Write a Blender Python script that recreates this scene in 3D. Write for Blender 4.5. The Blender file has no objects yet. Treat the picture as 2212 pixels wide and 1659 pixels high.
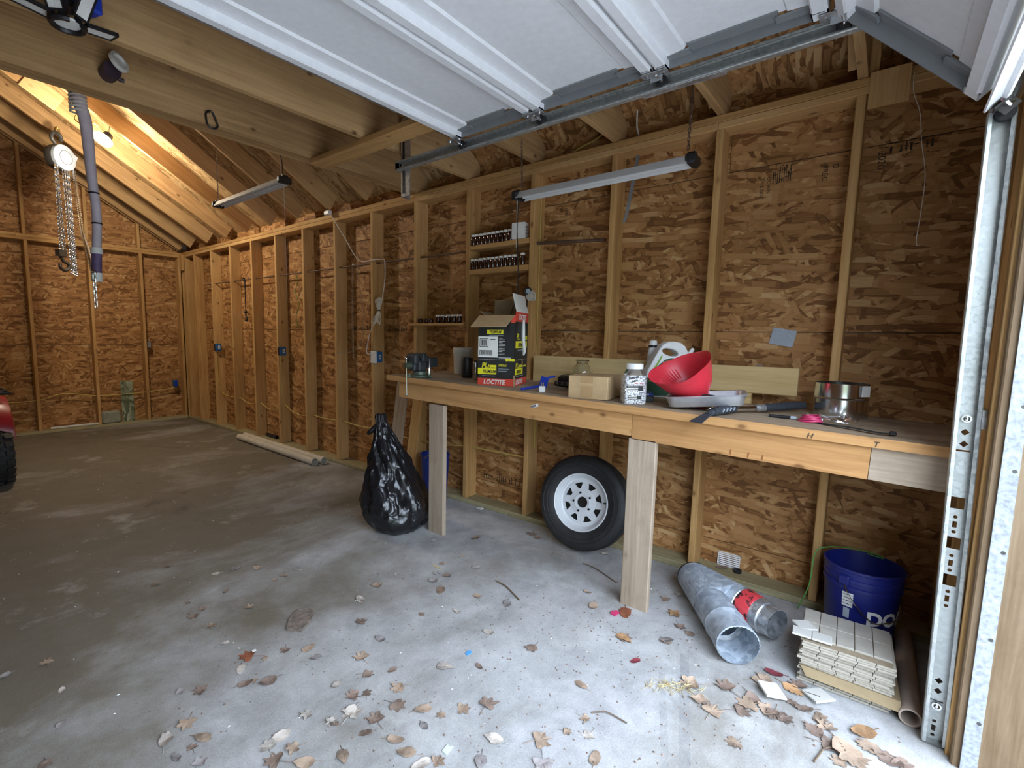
import bpy, bmesh, math, random
from mathutils import Vector, Matrix, Euler

R = math.radians
PI = math.pi
scene = bpy.context.scene
COL = scene.collection

# ------------------------------------------------------------------ camera
cam_d = bpy.data.cameras.new('camera')
cam = bpy.data.objects.new('camera', cam_d)
COL.objects.link(cam)
yaw, pitch, roll = 0.862410, -0.111308, 0.014247
fw = Vector((math.sin(yaw)*math.cos(pitch), math.cos(yaw)*math.cos(pitch), math.sin(pitch)))
rt = Vector((math.cos(yaw), -math.sin(yaw), 0))
up = rt.cross(fw)
rx = math.cos(roll)*rt + math.sin(roll)*up
uy = -math.sin(roll)*rt + math.cos(roll)*up
cam.matrix_world = Matrix(((rx.x, uy.x, -fw.x, -3.0705), (rx.y, uy.y, -fw.y, -0.2106),
                           (rx.z, uy.z, -fw.z, 1.4103), (0, 0, 0, 1)))
cam_d.sensor_fit = 'HORIZONTAL'
cam_d.sensor_width = 36.0
cam_d.lens = 1056.854*36.0/2212.0
cam_d.shift_x = 100.61/2212.0
cam_d.shift_y = 13.07/2212.0
cam_d.clip_start = 0.02
scene.camera = cam

# ------------------------------------------------------------------ daylight and exposure
world = bpy.data.worlds.new('world')
scene.world = world
world.use_nodes = True
wn = world.node_tree.nodes
wl = world.node_tree.links
bg = wn['Background']
bg.inputs['Color'].default_value = (0.70, 0.82, 1.0, 1)
bg.inputs['Strength'].default_value = 11.0

vs = scene.view_settings
vs.view_transform = 'Standard'
try: vs.look = 'None'
except Exception: pass
vs.exposure = 0.32
vs.gamma = 1.0
vs.use_curve_mapping = False
try:
    scene.cycles.use_denoising = True
    scene.cycles.max_bounces = 7
    scene.cycles.diffuse_bounces = 3
    scene.cycles.glossy_bounces = 3
    scene.cycles.use_adaptive_sampling = True
    scene.cycles.adaptive_threshold = .05
    scene.cycles.sample_clamp_indirect = 6.0
except Exception: pass

# the open garage doorway: a portal that only guides sky light through the opening
pl_d = bpy.data.lights.new('door_portal', 'AREA')
pl_d.shape = 'RECTANGLE'; pl_d.size = 2.7; pl_d.size_y = 2.05
try: pl_d.cycles.is_portal = True
except Exception: pass
pl = bpy.data.objects.new('door_portal', pl_d)
pl.location = (-2.2, -0.64, 1.05); pl.rotation_euler = (R(90), 0, 0)   # emits towards +y
COL.objects.link(pl)

# ------------------------------------------------------------------ material helpers
MATS = {}
def nodes_of(name):
    m = bpy.data.materials.new(name)
    m.use_nodes = True
    nt = m.node_tree
    return m, nt, nt.nodes, nt.links, nt.nodes['Principled BSDF']

def N(nt, kind, **kw):
    n = nt.nodes.new(kind)
    for k, v in kw.items():
        if k == 'inp':
            for a, b in v.items(): n.inputs[a].default_value = b
        else: setattr(n, k, v)
    return n

def ramp(nt, stops, interp='LINEAR'):
    n = nt.nodes.new('ShaderNodeValToRGB')
    cr = n.color_ramp
    cr.interpolation = interp
    while len(cr.elements) > 1: cr.elements.remove(cr.elements[0])
    first = True
    for p, c in stops:
        if isinstance(c, (int, float)): c = (c, c, c)
        if first:
            e = cr.elements[0]; e.position = p; first = False
        else: e = cr.elements.new(p)
        e.color = (c[0], c[1], c[2], 1)
    return n

def math_n(nt, op, a, b=None, clamp=False):
    n = nt.nodes.new('ShaderNodeMath'); n.operation = op; n.use_clamp = clamp
    for i, v in enumerate((a, b)):
        if v is None: continue
        if isinstance(v, (int, float)): n.inputs[i].default_value = v
        else: nt.links.new(v, n.inputs[i])
    return n.outputs[0]

def mixc(nt, fac, a, b, mode='MIX'):
    n = nt.nodes.new('ShaderNodeMix'); n.data_type = 'RGBA'; n.blend_type = mode
    for sock, v in ((n.inputs[0], fac), (n.inputs[6], a), (n.inputs[7], b)):
        if isinstance(v, (int, float)): sock.default_value = v
        elif isinstance(v, tuple): sock.default_value = (v[0], v[1], v[2], 1)
        else: nt.links.new(v, sock)
    return n.outputs[2]

def obj_coords(nt, rnd=37.0):
    """object coordinates shifted by a random amount per object"""
    tc = N(nt, 'ShaderNodeTexCoord')
    oi = N(nt, 'ShaderNodeObjectInfo')
    v = N(nt, 'ShaderNodeVectorMath', operation='ADD')
    nt.links.new(tc.outputs['Object'], v.inputs[0])
    off = math_n(nt, 'MULTIPLY', oi.outputs['Random'], rnd)
    nt.links.new(off, v.inputs[1])
    return v.outputs[0], oi.outputs['Random']

def mapping(nt, vec, scale=(1, 1, 1), rot=(0, 0, 0), loc=(0, 0, 0)):
    n = N(nt, 'ShaderNodeMapping')
    n.inputs['Scale'].default_value = scale
    n.inputs['Rotation'].default_value = rot
    n.inputs['Location'].default_value = loc
    nt.links.new(vec, n.inputs['Vector'])
    return n.outputs[0]

def noise(nt, vec, scale, detail=4, rough=.55, dist=0):
    n = N(nt, 'ShaderNodeTexNoise')
    n.inputs['Scale'].default_value = scale
    n.inputs['Detail'].default_value = detail
    n.inputs['Roughness'].default_value = rough
    n.inputs['Distortion'].default_value = dist
    nt.links.new(vec, n.inputs['Vector'])
    return n.outputs['Fac']

def bump(nt, height, strength, dist=.01):
    n = N(nt, 'ShaderNodeBump')
    n.inputs['Strength'].default_value = strength
    n.inputs['Distance'].default_value = dist
    nt.links.new(height, n.inputs['Height'])
    return n.outputs[0]

def pmat(name, col, rough=.5, metal=0.0, vary=.12, scale=14.0, trans=0, emis=None, estr=0, ior=None,
         bumps=0, alpha=1.0, spec=None, coat=0, sheen=0):
    """plain procedural material: base colour with noise variation"""
    if name in MATS: return MATS[name]
    m, nt, ns, lk, b = nodes_of(name)
    vec, rnd = obj_coords(nt)
    f = noise(nt, vec, scale, 5, .6)
    d = tuple(max(0, c*(1-vary)) for c in col); l = tuple(min(1, c*(1+vary)) for c in col)
    r = ramp(nt, [(.3, d), (.7, l)])
    lk.new(f, r.inputs[0]); lk.new(r.outputs[0], b.inputs['Base Color'])
    b.inputs['Roughness'].default_value = rough
    b.inputs['Metallic'].default_value = metal
    if trans: b.inputs['Transmission Weight'].default_value = trans
    if ior: b.inputs['IOR'].default_value = ior
    if emis:
        b.inputs['Emission Color'].default_value = (*emis, 1)
        b.inputs['Emission Strength'].default_value = estr
    if coat: b.inputs['Coat Weight'].default_value = coat
    if spec is not None: b.inputs['Specular IOR Level'].default_value = spec
    if alpha < 1: b.inputs['Alpha'].default_value = alpha
    if bumps:
        lk.new(bump(nt, noise(nt, vec, scale*4, 4), bumps, .004), b.inputs['Normal'])
    MATS[name] = m
    return m

def lumber(name, c_dark, c_mid, c_light, rough=.75, knots=.8, grey=0):
    """sawn board, grain along local X"""
    m, nt, ns, lk, b = nodes_of(name)
    vec, rnd = obj_coords(nt)
    g1 = noise(nt, mapping(nt, vec, (1.6, 30, 30)), 1.0, 5, .62, .9)
    g2 = noise(nt, mapping(nt, vec, (3, 120, 120)), 1.0, 2, .5)
    big = noise(nt, mapping(nt, vec, (.8, 2, 2)), 1.0, 2)
    a = math_n(nt, 'ADD', math_n(nt, 'MULTIPLY', g1, .62), math_n(nt, 'MULTIPLY', g2, .2))
    a = math_n(nt, 'ADD', a, math_n(nt, 'MULTIPLY', big, .35))
    a = math_n(nt, 'ADD', a, math_n(nt, 'MULTIPLY', math_n(nt, 'SUBTRACT', rnd, .5), .16))
    r = ramp(nt, [(.40, c_dark), (.58, c_mid), (.78, c_light)])
    lk.new(a, r.inputs[0])
    # knots
    vo = N(nt, 'ShaderNodeTexVoronoi', voronoi_dimensions='3D')
    vo.inputs['Scale'].default_value = 1.0
    lk.new(mapping(nt, vec, (6.5, 11, 11)), vo.inputs['Vector'])
    kr = ramp(nt, [(.0, 1), (.09, .9), (.13, .35), (.22, 0)])
    lk.new(vo.outputs['Distance'], kr.inputs[0])
    sep = N(nt, 'ShaderNodeSeparateColor'); lk.new(vo.outputs['Color'], sep.inputs[0])
    km = math_n(nt, 'MULTIPLY', kr.outputs[0], math_n(nt, 'GREATER_THAN', sep.outputs[0], .74))
    km = math_n(nt, 'MULTIPLY', km, knots)
    kc = (c_dark[0]*.35, c_dark[1]*.28, c_dark[2]*.25)
    col = mixc(nt, km, r.outputs[0], kc)
    # grime
    gr = ramp(nt, [(.52, 0), (.75, 1)])
    lk.new(noise(nt, mapping(nt, vec, (2, 3, 3)), 1.6, 6, .7), gr.inputs[0])
    col = mixc(nt, math_n(nt, 'MULTIPLY', gr.outputs[0], .30), col, tuple(c*.55 for c in c_dark))
    lk.new(col, b.inputs['Base Color'])
    b.inputs['Roughness'].default_value = rough
    b.inputs['Specular IOR Level'].default_value = .25
    MATS[name] = m
    return m

def osb(name, stops, seed=0.0, plane='XZ', size=1.0):
    """oriented strand board: overlapping layers of long flat strands in the local face plane"""
    m, nt, ns, lk, b = nodes_of(name)
    vec, rnd = obj_coords(nt, 53.0)
    s = N(nt, 'ShaderNodeSeparateXYZ'); lk.new(vec, s.inputs[0])
    c = N(nt, 'ShaderNodeCombineXYZ')
    lk.new(s.outputs[0], c.inputs[0]); lk.new(s.outputs[2 if plane == 'XZ' else 1], c.inputs[1])
    base = c.outputs[0]
    wn_ = N(nt, 'ShaderNodeTexNoise'); wn_.inputs['Scale'].default_value = 11; wn_.inputs['Detail'].default_value = 1
    lk.new(base, wn_.inputs['Vector'])
    off = N(nt, 'ShaderNodeVectorMath', operation='SUBTRACT'); lk.new(wn_.outputs['Color'], off.inputs[0])
    off.inputs[1].default_value = (.5, .5, .5)
    sc = N(nt, 'ShaderNodeVectorMath', operation='SCALE'); lk.new(off.outputs[0], sc.inputs[0]); sc.inputs['Scale'].default_value = .014
    ad = N(nt, 'ShaderNodeVectorMath', operation='ADD'); lk.new(base, ad.inputs[0]); lk.new(sc.outputs[0], ad.inputs[1])
    p = ad.outputs[0]
    tone = None
    gn = noise(nt, mapping(nt, base, (14, 190, 1)), 1.0, 2)
    layers = [(2, 7.5, 30, 0), (14, 7, 34, .40), (-18, 8.5, 30, .50), (42, 9, 33, .66), (-62, 10, 34, .76), (-4, 6.5, 27, .52)]
    for i, (ang, sx, sy, th) in enumerate(layers):
        ca, sa = math.cos(R(ang)), math.sin(R(ang))
        rotm = mapping(nt, p, (1, 1, 1), (0, 0, R(ang)), (i*3.7+seed, i*1.3, 0))
        q = mapping(nt, rotm, (sx/size, sy/size, 1))
        v = N(nt, 'ShaderNodeTexVoronoi', voronoi_dimensions='2D', distance='CHEBYCHEV')
        v.inputs['Scale'].default_value = 1.0
        lk.new(q, v.inputs['Vector'])
        sp = N(nt, 'ShaderNodeSeparateColor'); lk.new(v.outputs['Color'], sp.inputs[0])
        t = math_n(nt, 'SUBTRACT', sp.outputs[0], math_n(nt, 'MULTIPLY', math_n(nt, 'GREATER_THAN', v.outputs['Distance'], .46), .22))
        if tone is None: tone = t
        else:
            mk = math_n(nt, 'GREATER_THAN', sp.outputs[1], th)
            mx = N(nt, 'ShaderNodeMix'); mx.data_type = 'FLOAT'
            lk.new(mk, mx.inputs[0]); lk.new(tone, mx.inputs[2]); lk.new(t, mx.inputs[3])
            tone = mx.outputs[0]
    tone = math_n(nt, 'ADD', tone, math_n(nt, 'MULTIPLY', math_n(nt, 'SUBTRACT', gn, .5), .45))
    patch = noise(nt, base, 2.2, 2)
    tone = math_n(nt, 'ADD', tone, math_n(nt, 'MULTIPLY', math_n(nt, 'SUBTRACT', patch, .5), .40))
    r = ramp(nt, stops)
    lk.new(tone, r.inputs[0])
    lk.new(r.outputs[0], b.inputs['Base Color'])
    b.inputs['Roughness'].default_value = .68
    b.inputs['Specular IOR Level'].default_value = .3
    MATS[name] = m
    return m

OSB_STOPS = [(.0, (.185, .080, .024)), (.10, (.265, .120, .038)), (.30, (.36, .175, .060)), (.60, (.44, .222, .082)), (.85, (.52, .285, .115)), (1.0, (.61, .385, .180))]
osb('osb', OSB_STOPS, size=.82)
osb('osb_flat', OSB_STOPS, plane='XY', size=.82)
osb('osb_roof', [(-.05, (.26, .15, .06)), (.4, (.46, .29, .13)), (1.0, (.58, .40, .20))], plane='XY')
osb('osb_green', [(-.05, (.10, .12, .07)), (.4, (.27, .30, .20)), (1.0, (.46, .50, .38))])
lumber('stud_wood', (.40, .215, .075), (.56, .325, .125), (.66, .42, .185))
lumber('beam_wood', (.35, .20, .085), (.50, .305, .135), (.60, .39, .185), knots=.95)
lumber('orange_wood', (.40, .20, .075), (.53, .285, .112), (.62, .37, .16))
lumber('grey_wood', (.23, .17, .12), (.38, .295, .215), (.50, .40, .30), knots=.6)
lumber('treated_wood', (.25, .21, .11), (.37, .32, .18), (.47, .40, .24), knots=.5)
lumber('pine_clean', (.48, .32, .13), (.60, .43, .20), (.69, .52, .27), knots=.7)
lumber('bench_top_wood', (.20, .145, .095), (.36, .265, .175), (.48, .365, .25), knots=.8)
lumber('jamb_wood', (.15, .095, .05), (.22, .15, .088), (.28, .205, .13), knots=.9)

def concrete():
    m, nt, ns, lk, b = nodes_of('concrete')
    tc = N(nt, 'ShaderNodeTexCoord'); v = tc.outputs['Object']
    base = ramp(nt, [(.30, (.30, .298, .296)), (.5, (.43, .428, .426)), (.70, (.58, .578, .575))])
    f = noise(nt, v, 4.5, 10, .74, .3)
    lk.new(f, base.inputs[0])
    # trowel streaks along the length of the slab's cross direction
    st = noise(nt, mapping(nt, v, (1.2, 9, 1), (0, 0, R(20))), 1.0, 6, .6, .6)
    sr = ramp(nt, [(.42, 0), (.70, 1)]); lk.new(st, sr.inputs[0])
    col = mixc(nt, math_n(nt, 'MULTIPLY', sr.outputs[0], .35), base.outputs[0], (.50, .495, .475))
    # old oil and dirt, more of it towards the back of the garage
    sx = N(nt, 'ShaderNodeSeparateXYZ'); lk.new(v, sx.inputs[0])
    gy = N(nt, 'ShaderNodeMapRange'); lk.new(math_n(nt, 'SUBTRACT', sx.outputs[1], math_n(nt, 'ADD', sx.outputs[0], 1.0)), gy.inputs[0])
    gy.inputs[1].default_value = 1.7; gy.inputs[2].default_value = 4.6
    d1 = noise(nt, mapping(nt, v, (.5, .9, 1), (0, 0, R(-15))), 1.0, 7, .62, .4)
    d1 = math_n(nt, 'ADD', d1, math_n(nt, 'MULTIPLY', gy.outputs[0], .24))
    dr = ramp(nt, [(.47, 0), (.70, 1)]); lk.new(d1, dr.inputs[0])
    col = mixc(nt, math_n(nt, 'MULTIPLY', dr.outputs[0], .84), col, (.125, .100, .055))
    dust = noise(nt, mapping(nt, v, (1, 1, 1)), 2.1, 8, .7)
    dm = ramp(nt, [(.58, 0), (.68, 1)]); lk.new(dust, dm.inputs[0])
    col = mixc(nt, math_n(nt, 'MULTIPLY', dm.outputs[0], .45), col, (.54, .53, .50))
    # dark oil stains with a shape of their own
    o = noise(nt, mapping(nt, v, (1, 1, 1), (0, 0, 0), (4.1, 2.3, 0)), 1.25, 7, .66, .8)
    orr = ramp(nt, [(.60, 0), (.70, 1)]); lk.new(o, orr.inputs[0])
    om = math_n(nt, 'MULTIPLY', orr.outputs[0], math_n(nt, 'MULTIPLY', gy.outputs[0], .8))
    col = mixc(nt, om, col, (.055, .045, .032))
    # two rubbed tire scuffs near the duct
    def streak(p, q, w, amt, col):
        d = Vector((q[0]-p[0], q[1]-p[1])); L = d.length; d.normalize()
        mp = N(nt, 'ShaderNodeMapping', vector_type='TEXTURE')
        mp.inputs['Location'].default_value = (p[0], p[1], 0); mp.inputs['Rotation'].default_value = (0, 0, math.atan2(d.y, d.x))
        lk.new(v, mp.inputs['Vector'])
        sp = N(nt, 'ShaderNodeSeparateXYZ'); lk.new(mp.outputs[0], sp.inputs[0])
        a = math_n(nt, 'LESS_THAN', math_n(nt, 'ABSOLUTE', sp.outputs[1]), w)
        c = math_n(nt, 'MULTIPLY', math_n(nt, 'GREATER_THAN', sp.outputs[0], 0), math_n(nt, 'LESS_THAN', sp.outputs[0], L))
        fz_ = ramp(nt, [(.35, .2), (.65, 1)]); lk.new(noise(nt, mp.outputs[0], 14, 4, .7), fz_.inputs[0])
        k = math_n(nt, 'MULTIPLY', math_n(nt, 'MULTIPLY', a, c), math_n(nt, 'MULTIPLY', fz_.outputs[0], amt))
        return mixc(nt, k, col, (.20, .20, .21))
    col = streak((-.86, .365), (-1.55, .16), .018, .55, col)
    col = streak((-1.05, .40), (-1.60, .20), .013, .40, col)
    fine = noise(nt, v, 160, 3, .6)
    fr = ramp(nt, [(.35, (.75, .75, .75)), (.65, (1.1, 1.1, 1.1))]); lk.new(fine, fr.inputs[0])
    col = mixc(nt, .6, col, fr.outputs[0], 'MULTIPLY')
    lk.new(col, b.inputs['Base Color'])
    b.inputs['Roughness'].default_value = .72
    b.inputs['Specular IOR Level'].default_value = .35
    h = math_n(nt, 'ADD', math_n(nt, 'MULTIPLY', f, .6), math_n(nt, 'MULTIPLY', fine, .25))
    lk.new(bump(nt, fine, .12, .01), b.inputs['Normal'])
    MATS['concrete'] = m
concrete()

def galv(name, dark, light, scale=60, rough=.38, metal=.85):
    m, nt, ns, lk, b = nodes_of(name)
    vec, rnd = obj_coords(nt)
    v = N(nt, 'ShaderNodeTexVoronoi'); v.inputs['Scale'].default_value = scale; lk.new(vec, v.inputs['Vector'])
    sp = N(nt, 'ShaderNodeSeparateColor'); lk.new(v.outputs['Color'], sp.inputs[0])
    a = math_n(nt, 'ADD', math_n(nt, 'MULTIPLY', sp.outputs[0], .45), math_n(nt, 'MULTIPLY', noise(nt, vec, 9, 6, .65), .6))
    r = ramp(nt, [(.25, dark), (.8, light)]); lk.new(a, r.inputs[0])
    lk.new(r.outputs[0], b.inputs['Base Color'])
    b.inputs['Metallic'].default_value = metal
    rr = ramp(nt, [(.2, rough-.08), (.8, rough+.15)]); lk.new(a, rr.inputs[0]); lk.new(rr.outputs[0], b.inputs['Roughness'])
    MATS[name] = m
galv('galvanized', (.42, .44, .46), (.68, .70, .72))
galv('galvanized_dull', (.24, .28, .33), (.46, .52, .58), 40, .60, .15)
galv('track_steel', (.36, .38, .37), (.55, .57, .55), 90, .42, .7)

pmat('white_steel', (.82, .83, .85), .42, 0, .04, 30, bumps=.15)
pmat('stile_steel', (.27, .28, .285), .5, .35, .06)
pmat('shiny_steel', (.72, .73, .74), .18, 1.0, .04)
pmat('brushed_aluminium', (.50, .51, .53), .40, .75, .10, 30)
pmat('strip_metal', (.33, .35, .37), .5, .1, .35, 70)
pmat('dark_steel', (.10, .095, .09), .45, .7, .2)
pmat('rusty_steel', (.16, .10, .07), .65, .5, .3)
pmat('black_plastic', (.014, .014, .016), .42, 0, .3)
pmat('black_rubber', (.020, .020, .021), .62, 0, .35, 18, bumps=.25)
pmat('black_film', (.010, .010, .012), .18, 0, .3, 8, coat=.3)
pmat('white_plastic', (.80, .80, .78), .4, 0, .05)
pmat('dirty_white', (.66, .64, .58), .5, 0, .12, 9)
pmat('red_plastic', (.66, .035, .055), .38, 0, .10)
pmat('red_print', (.72, .075, .045), .5, 0, .06)
pmat('yellow_print', (.86, .80, .03), .5, 0, .05)
pmat('white_print', (.84, .83, .78), .5, 0, .04)
pmat('black_print', (.018, .018, .018), .55, 0, .2)
pmat('box_black', (.022, .023, .022), .55, 0, .25, 20)
pmat('cardboard', (.50, .34, .18), .8, 0, .08, 25)
pmat('cardboard_dark', (.30, .22, .12), .8, 0, .12, 25)
pmat('tape_brown', (.43, .28, .14), .35, 0, .06)
pmat('green_print', (.012, .075, .030), .5, 0, .15)
pmat('lime_print', (.20, .42, .03), .5, 0, .2)
pmat('blue_plastic', (.015, .035, .22), .4, 0, .1)
pmat('bucket_blue', (.010, .017, .16), .42, 0, .12)
pmat('outlet_blue', (.02, .13, .36), .45, 0, .1)
pmat('tool_blue', (.015, .05, .42), .45, 0, .1)
pmat('purple_primer', (.13, .085, .19), .45, 0, .35, 10)
pmat('purple_dark', (.045, .028, .040), .5, 0, .35, 10)
pmat('pvc_tint', (.56, .50, .56), .35, 0, .12, 12)
pmat('pvc_cream', (.62, .58, .49), .45, 0, .12, 12)
pmat('pvc_brown', (.40, .32, .26), .55, 0, .15, 12)
pmat('glass', (.93, .96, .94), .03, 0, .02, trans=1.0, ior=1.45)
pmat('clear_plastic', (.92, .93, .92), .12, 0, .02, trans=.95, ior=1.2)
pmat('amber_jar', (.045, .012, .006), .12, 0, .2, coat=.5)
pmat('tile_face', (.46, .43, .37), .45, 0, .10, 20)
pmat('tile_pale', (.58, .57, .53), .4, 0, .05, 20)
pmat('tile_edge', (.42, .38, .31), .8, 0, .15, 25)
pmat('mesh_backing', (.30, .24, .16), .9, 0, .2, 60)
pmat('copper_wire', (.55, .22, .09), .4, .6, .1)
pmat('romex_yellow', (.62, .46, .12), .5, 0, .06)
pmat('romex_white', (.70, .66, .58), .5, 0, .06)
pmat('cord_white', (.75, .72, .66), .5, 0, .05)
pmat('cord_black', (.012, .010, .010), .5, 0, .2)
pmat('cord_green', (.10, .30, .06), .5, 0, .1)
pmat('brass', (.70, .48, .14), .35, 1.0, .1)
pmat('pink_rubber', (.62, .05, .16), .45, 0, .1)
pmat('charcoal_foam', (.028, .033, .042), .8, 0, .2, 40, bumps=.2)
pmat('grey_mark', (.36, .40, .46), .6, 0, .1)
pmat('paper_white', (.80, .79, .76), .7, 0, .05)
pmat('fixture_white', (.62, .62, .61), .4, 0, .04)
pmat('tube_white', (.66, .66, .65), .4, 0, .03)  # plain off-white tube colour, no emission
pmat('led_face', (.80, .80, .76), .4, 0, .15, 220)
pmat('stamp_ink', (.035, .020, .010), .8, 0, .3, 120)
pmat('pencil_ink', (.05, .035, .025), .8, 0, .2)
pmat('straw', (.60, .48, .24), .8, 0, .15)
pmat('bark', (.20, .16, .13), .9, 0, .4, 45, bumps=.8)
pmat('twig', (.16, .11, .07), .85, 0, .2)
pmat('wheel_white', (.78, .80, .82), .35, 0, .05, 8)
pmat('atv_red', (.28, .010, .016), .3, 0, .05)
pmat('vise_grey', (.045, .050, .055), .38, .3, .3, 9)
pmat('vise_green', (.10, .13, .09), .45, .3, .25)
pmat('bb_white', (.82, .83, .84), .35, 0, .04)
pmat('lamp_white', (.9, .85, .75), .4, 0, .02, emis=(1.0, .86, .62), estr=14.0)
pmat('mint_scrap', (.60, .78, .66), .6, 0, .05)
pmat('blue_scrap', (.10, .35, .75), .5, 0, .1)
pmat('grey_block', (.30, .31, .25), .9, 0, .25, 12)
pmat('driveway_gravel', (.38, .37, .35), .9, 0, .25, 30)
pmat('siding', (.45, .43, .40), .8, 0, .1)

def leafmat(name, c):
    m, nt, ns, lk, b = nodes_of(name)
    vec, rnd = obj_coords(nt)
    f = noise(nt, vec, 22, 6, .65)
    r = ramp(nt, [(.30, tuple(x*.5 for x in c)), (.55, c), (.8, tuple(min(1, x*1.35) for x in c))])
    a = math_n(nt, 'ADD', f, math_n(nt, 'MULTIPLY', math_n(nt, 'SUBTRACT', rnd, .5), .25))
    lk.new(a, r.inputs[0]); lk.new(r.outputs[0], b.inputs['Base Color'])
    b.inputs['Roughness'].default_value = .7
    MATS[name] = m
leafmat('leaf_brown', (.22, .155, .12)); leafmat('leaf_tan', (.36, .26, .185)); leafmat('leaf_rust', (.27, .085, .04))
leafmat('leaf_grey', (.31, .28, .27)); leafmat('leaf_pale', (.50, .44, .38)); leafmat('leaf_orange', (.44, .25, .12))
leafmat('leaf_red', (.20, .035, .045))

# ------------------------------------------------------------------ geometry helpers
class B:
    """collects shapes in one bmesh; build() links it as one mesh object"""
    def __init__(s): s.bm = bmesh.new(); s.mi = 0
    def _faces(s, verts, faces):
        vv = [s.bm.verts.new(v) for v in verts]
        for f in faces:
            try:
                fc = s.bm.faces.new([vv[i] for i in f]); fc.material_index = s.mi
            except ValueError: pass
        return s
    def box(s, c, d, rot=None):
        x, y, z = d[0]/2, d[1]/2, d[2]/2
        P = [Vector((a*x, b*y, e*z)) for a in (-1, 1) for b in (-1, 1) for e in (-1, 1)]
        if rot is not None:
            rm = Euler(rot).to_matrix() if not isinstance(rot, Matrix) else rot
            P = [rm @ p for p in P]
        P = [p + Vector(c) for p in P]
        return s._faces(P, [(0, 1, 3, 2), (4, 6, 7, 5), (0, 4, 5, 1), (2, 3, 7, 6), (0, 2, 6, 4), (1, 5, 7, 3)])
    def bevel_box(s, c, d, r=.004, rot=None, seg=1):
        b2 = bmesh.new(); bmesh.ops.create_cube(b2, size=1)
        for v in b2.verts: v.co = Vector((v.co.x*d[0], v.co.y*d[1], v.co.z*d[2]))
        bmesh.ops.bevel(b2, geom=list(b2.edges), offset=min(r, min(d)*.45), segments=seg, affect='EDGES', profile=.5)
        return s.merge(b2, c, rot)
    def merge(s, b2, c=(0, 0, 0), rot=None):
        rm = Matrix.Identity(3) if rot is None else (Euler(rot).to_matrix() if not isinstance(rot, Matrix) else rot)
        mp = {}
        for v in b2.verts: mp[v] = s.bm.verts.new(rm @ v.co + Vector(c))
        for f in b2.faces:
            try:
                fc = s.bm.faces.new([mp[v] for v in f.verts]); fc.material_index = s.mi; fc.smooth = f.smooth
            except ValueError: pass
        b2.free()
        return s
    def _frame(s, d):
        d = Vector(d).normalized()
        a = Vector((0, 0, 1)) if abs(d.z) < .9 else Vector((1, 0, 0))
        u = d.cross(a).normalized(); w = d.cross(u).normalized()
        return u, w
    def cyl(s, p0, p1, r0, r1=None, seg=16, cap=True):
        r1 = r0 if r1 is None else r1
        p0, p1 = Vector(p0), Vector(p1)
        u, w = s._frame(p1-p0)
        a = [s.bm.verts.new(p0+(u*math.cos(t)+w*math.sin(t))*r0) for t in [2*PI*i/seg for i in range(seg)]]
        b = [s.bm.verts.new(p1+(u*math.cos(t)+w*math.sin(t))*r1) for t in [2*PI*i/seg for i in range(seg)]]
        for i in range(seg):
            f = s.bm.faces.new((a[i], a[(i+1) % seg], b[(i+1) % seg], b[i])); f.smooth = True; f.material_index = s.mi
        if cap:
            for ring in (list(reversed(a)), b):
                f = s.bm.faces.new(ring); f.material_index = s.mi
        return s
    def pipe(s, p0, p1, ro, ri, seg=24):
        """hollow straight pipe"""
        p0, p1 = Vector(p0), Vector(p1); u, w = s._frame(p1-p0)
        rings = []
        for p, r in ((p0, ri), (p0, ro), (p1, ro), (p1, ri)):
            rings.append([s.bm.verts.new(p+(u*math.cos(2*PI*i/seg)+w*math.sin(2*PI*i/seg))*r) for i in range(seg)])
        for k in range(4):
            a, b = rings[k], rings[(k+1) % 4]
            for i in range(seg):
                f = s.bm.faces.new((a[i], a[(i+1) % seg], b[(i+1) % seg], b[i])); f.smooth = (k in (1, 3)); f.material_index = s.mi
        return s
    def tube(s, pts, r, seg=8, closed=False, cap=True):
        """round tube along a polyline; r may be a list"""
        pts = [Vector(p) for p in pts]; n = len(pts)
        rr = r if isinstance(r, (list, tuple)) else [r]*n
        prev = None; rings = []
        for i, p in enumerate(pts):
            if closed: t = pts[(i+1) % n]-pts[i-1]
            else: t = pts[min(i+1, n-1)]-pts[max(i-1, 0)]
            t.normalize()
            if prev is None: u, w = s._frame(t)
            else:
                u = prev - t*prev.dot(t)
                if u.length < 1e-6: u, w = s._frame(t)
                else: u.normalize(); w = t.cross(u)
            prev = u.copy(); w = t.cross(u)
            rings.append([s.bm.verts.new(p+(u*math.cos(2*PI*k/seg)+w*math.sin(2*PI*k/seg))*rr[i]) for k in range(seg)])
        m = n if closed else n-1
        for i in range(m):
            a, b = rings[i], rings[(i+1) % n]
            for k in range(seg):
                f = s.bm.faces.new((a[k], a[(k+1) % seg], b[(k+1) % seg], b[k])); f.smooth = True; f.material_index = s.mi
        if cap and not closed:
            for ring in (list(reversed(rings[0])), rings[-1]):
                f = s.bm.faces.new(ring); f.material_index = s.mi
        return s
    def lathe(s, prof, seg=28, c=(0, 0, 0), rot=None, flute=None, smooth=True, sx=1, sy=1):
        """profile of (r, z) turned round local Z"""
        rm = Matrix.Identity(3) if rot is None else (Euler(rot).to_matrix() if not isinstance(rot, Matrix) else rot)
        rings = []
        for j, (r, z) in enumerate(prof):
            if r < 1e-6: rings.append([s.bm.verts.new(rm @ Vector((0, 0, z)) + Vector(c))]); continue
            ring = []
            for i in range(seg):
                rr = r*(1+(flute(j, i) if flute else 0))
                ring.append(s.bm.verts.new(rm @ Vector((rr*math.cos(2*PI*i/seg)*sx, rr*math.sin(2*PI*i/seg)*sy, z)) + Vector(c)))
            rings.append(ring)
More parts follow.
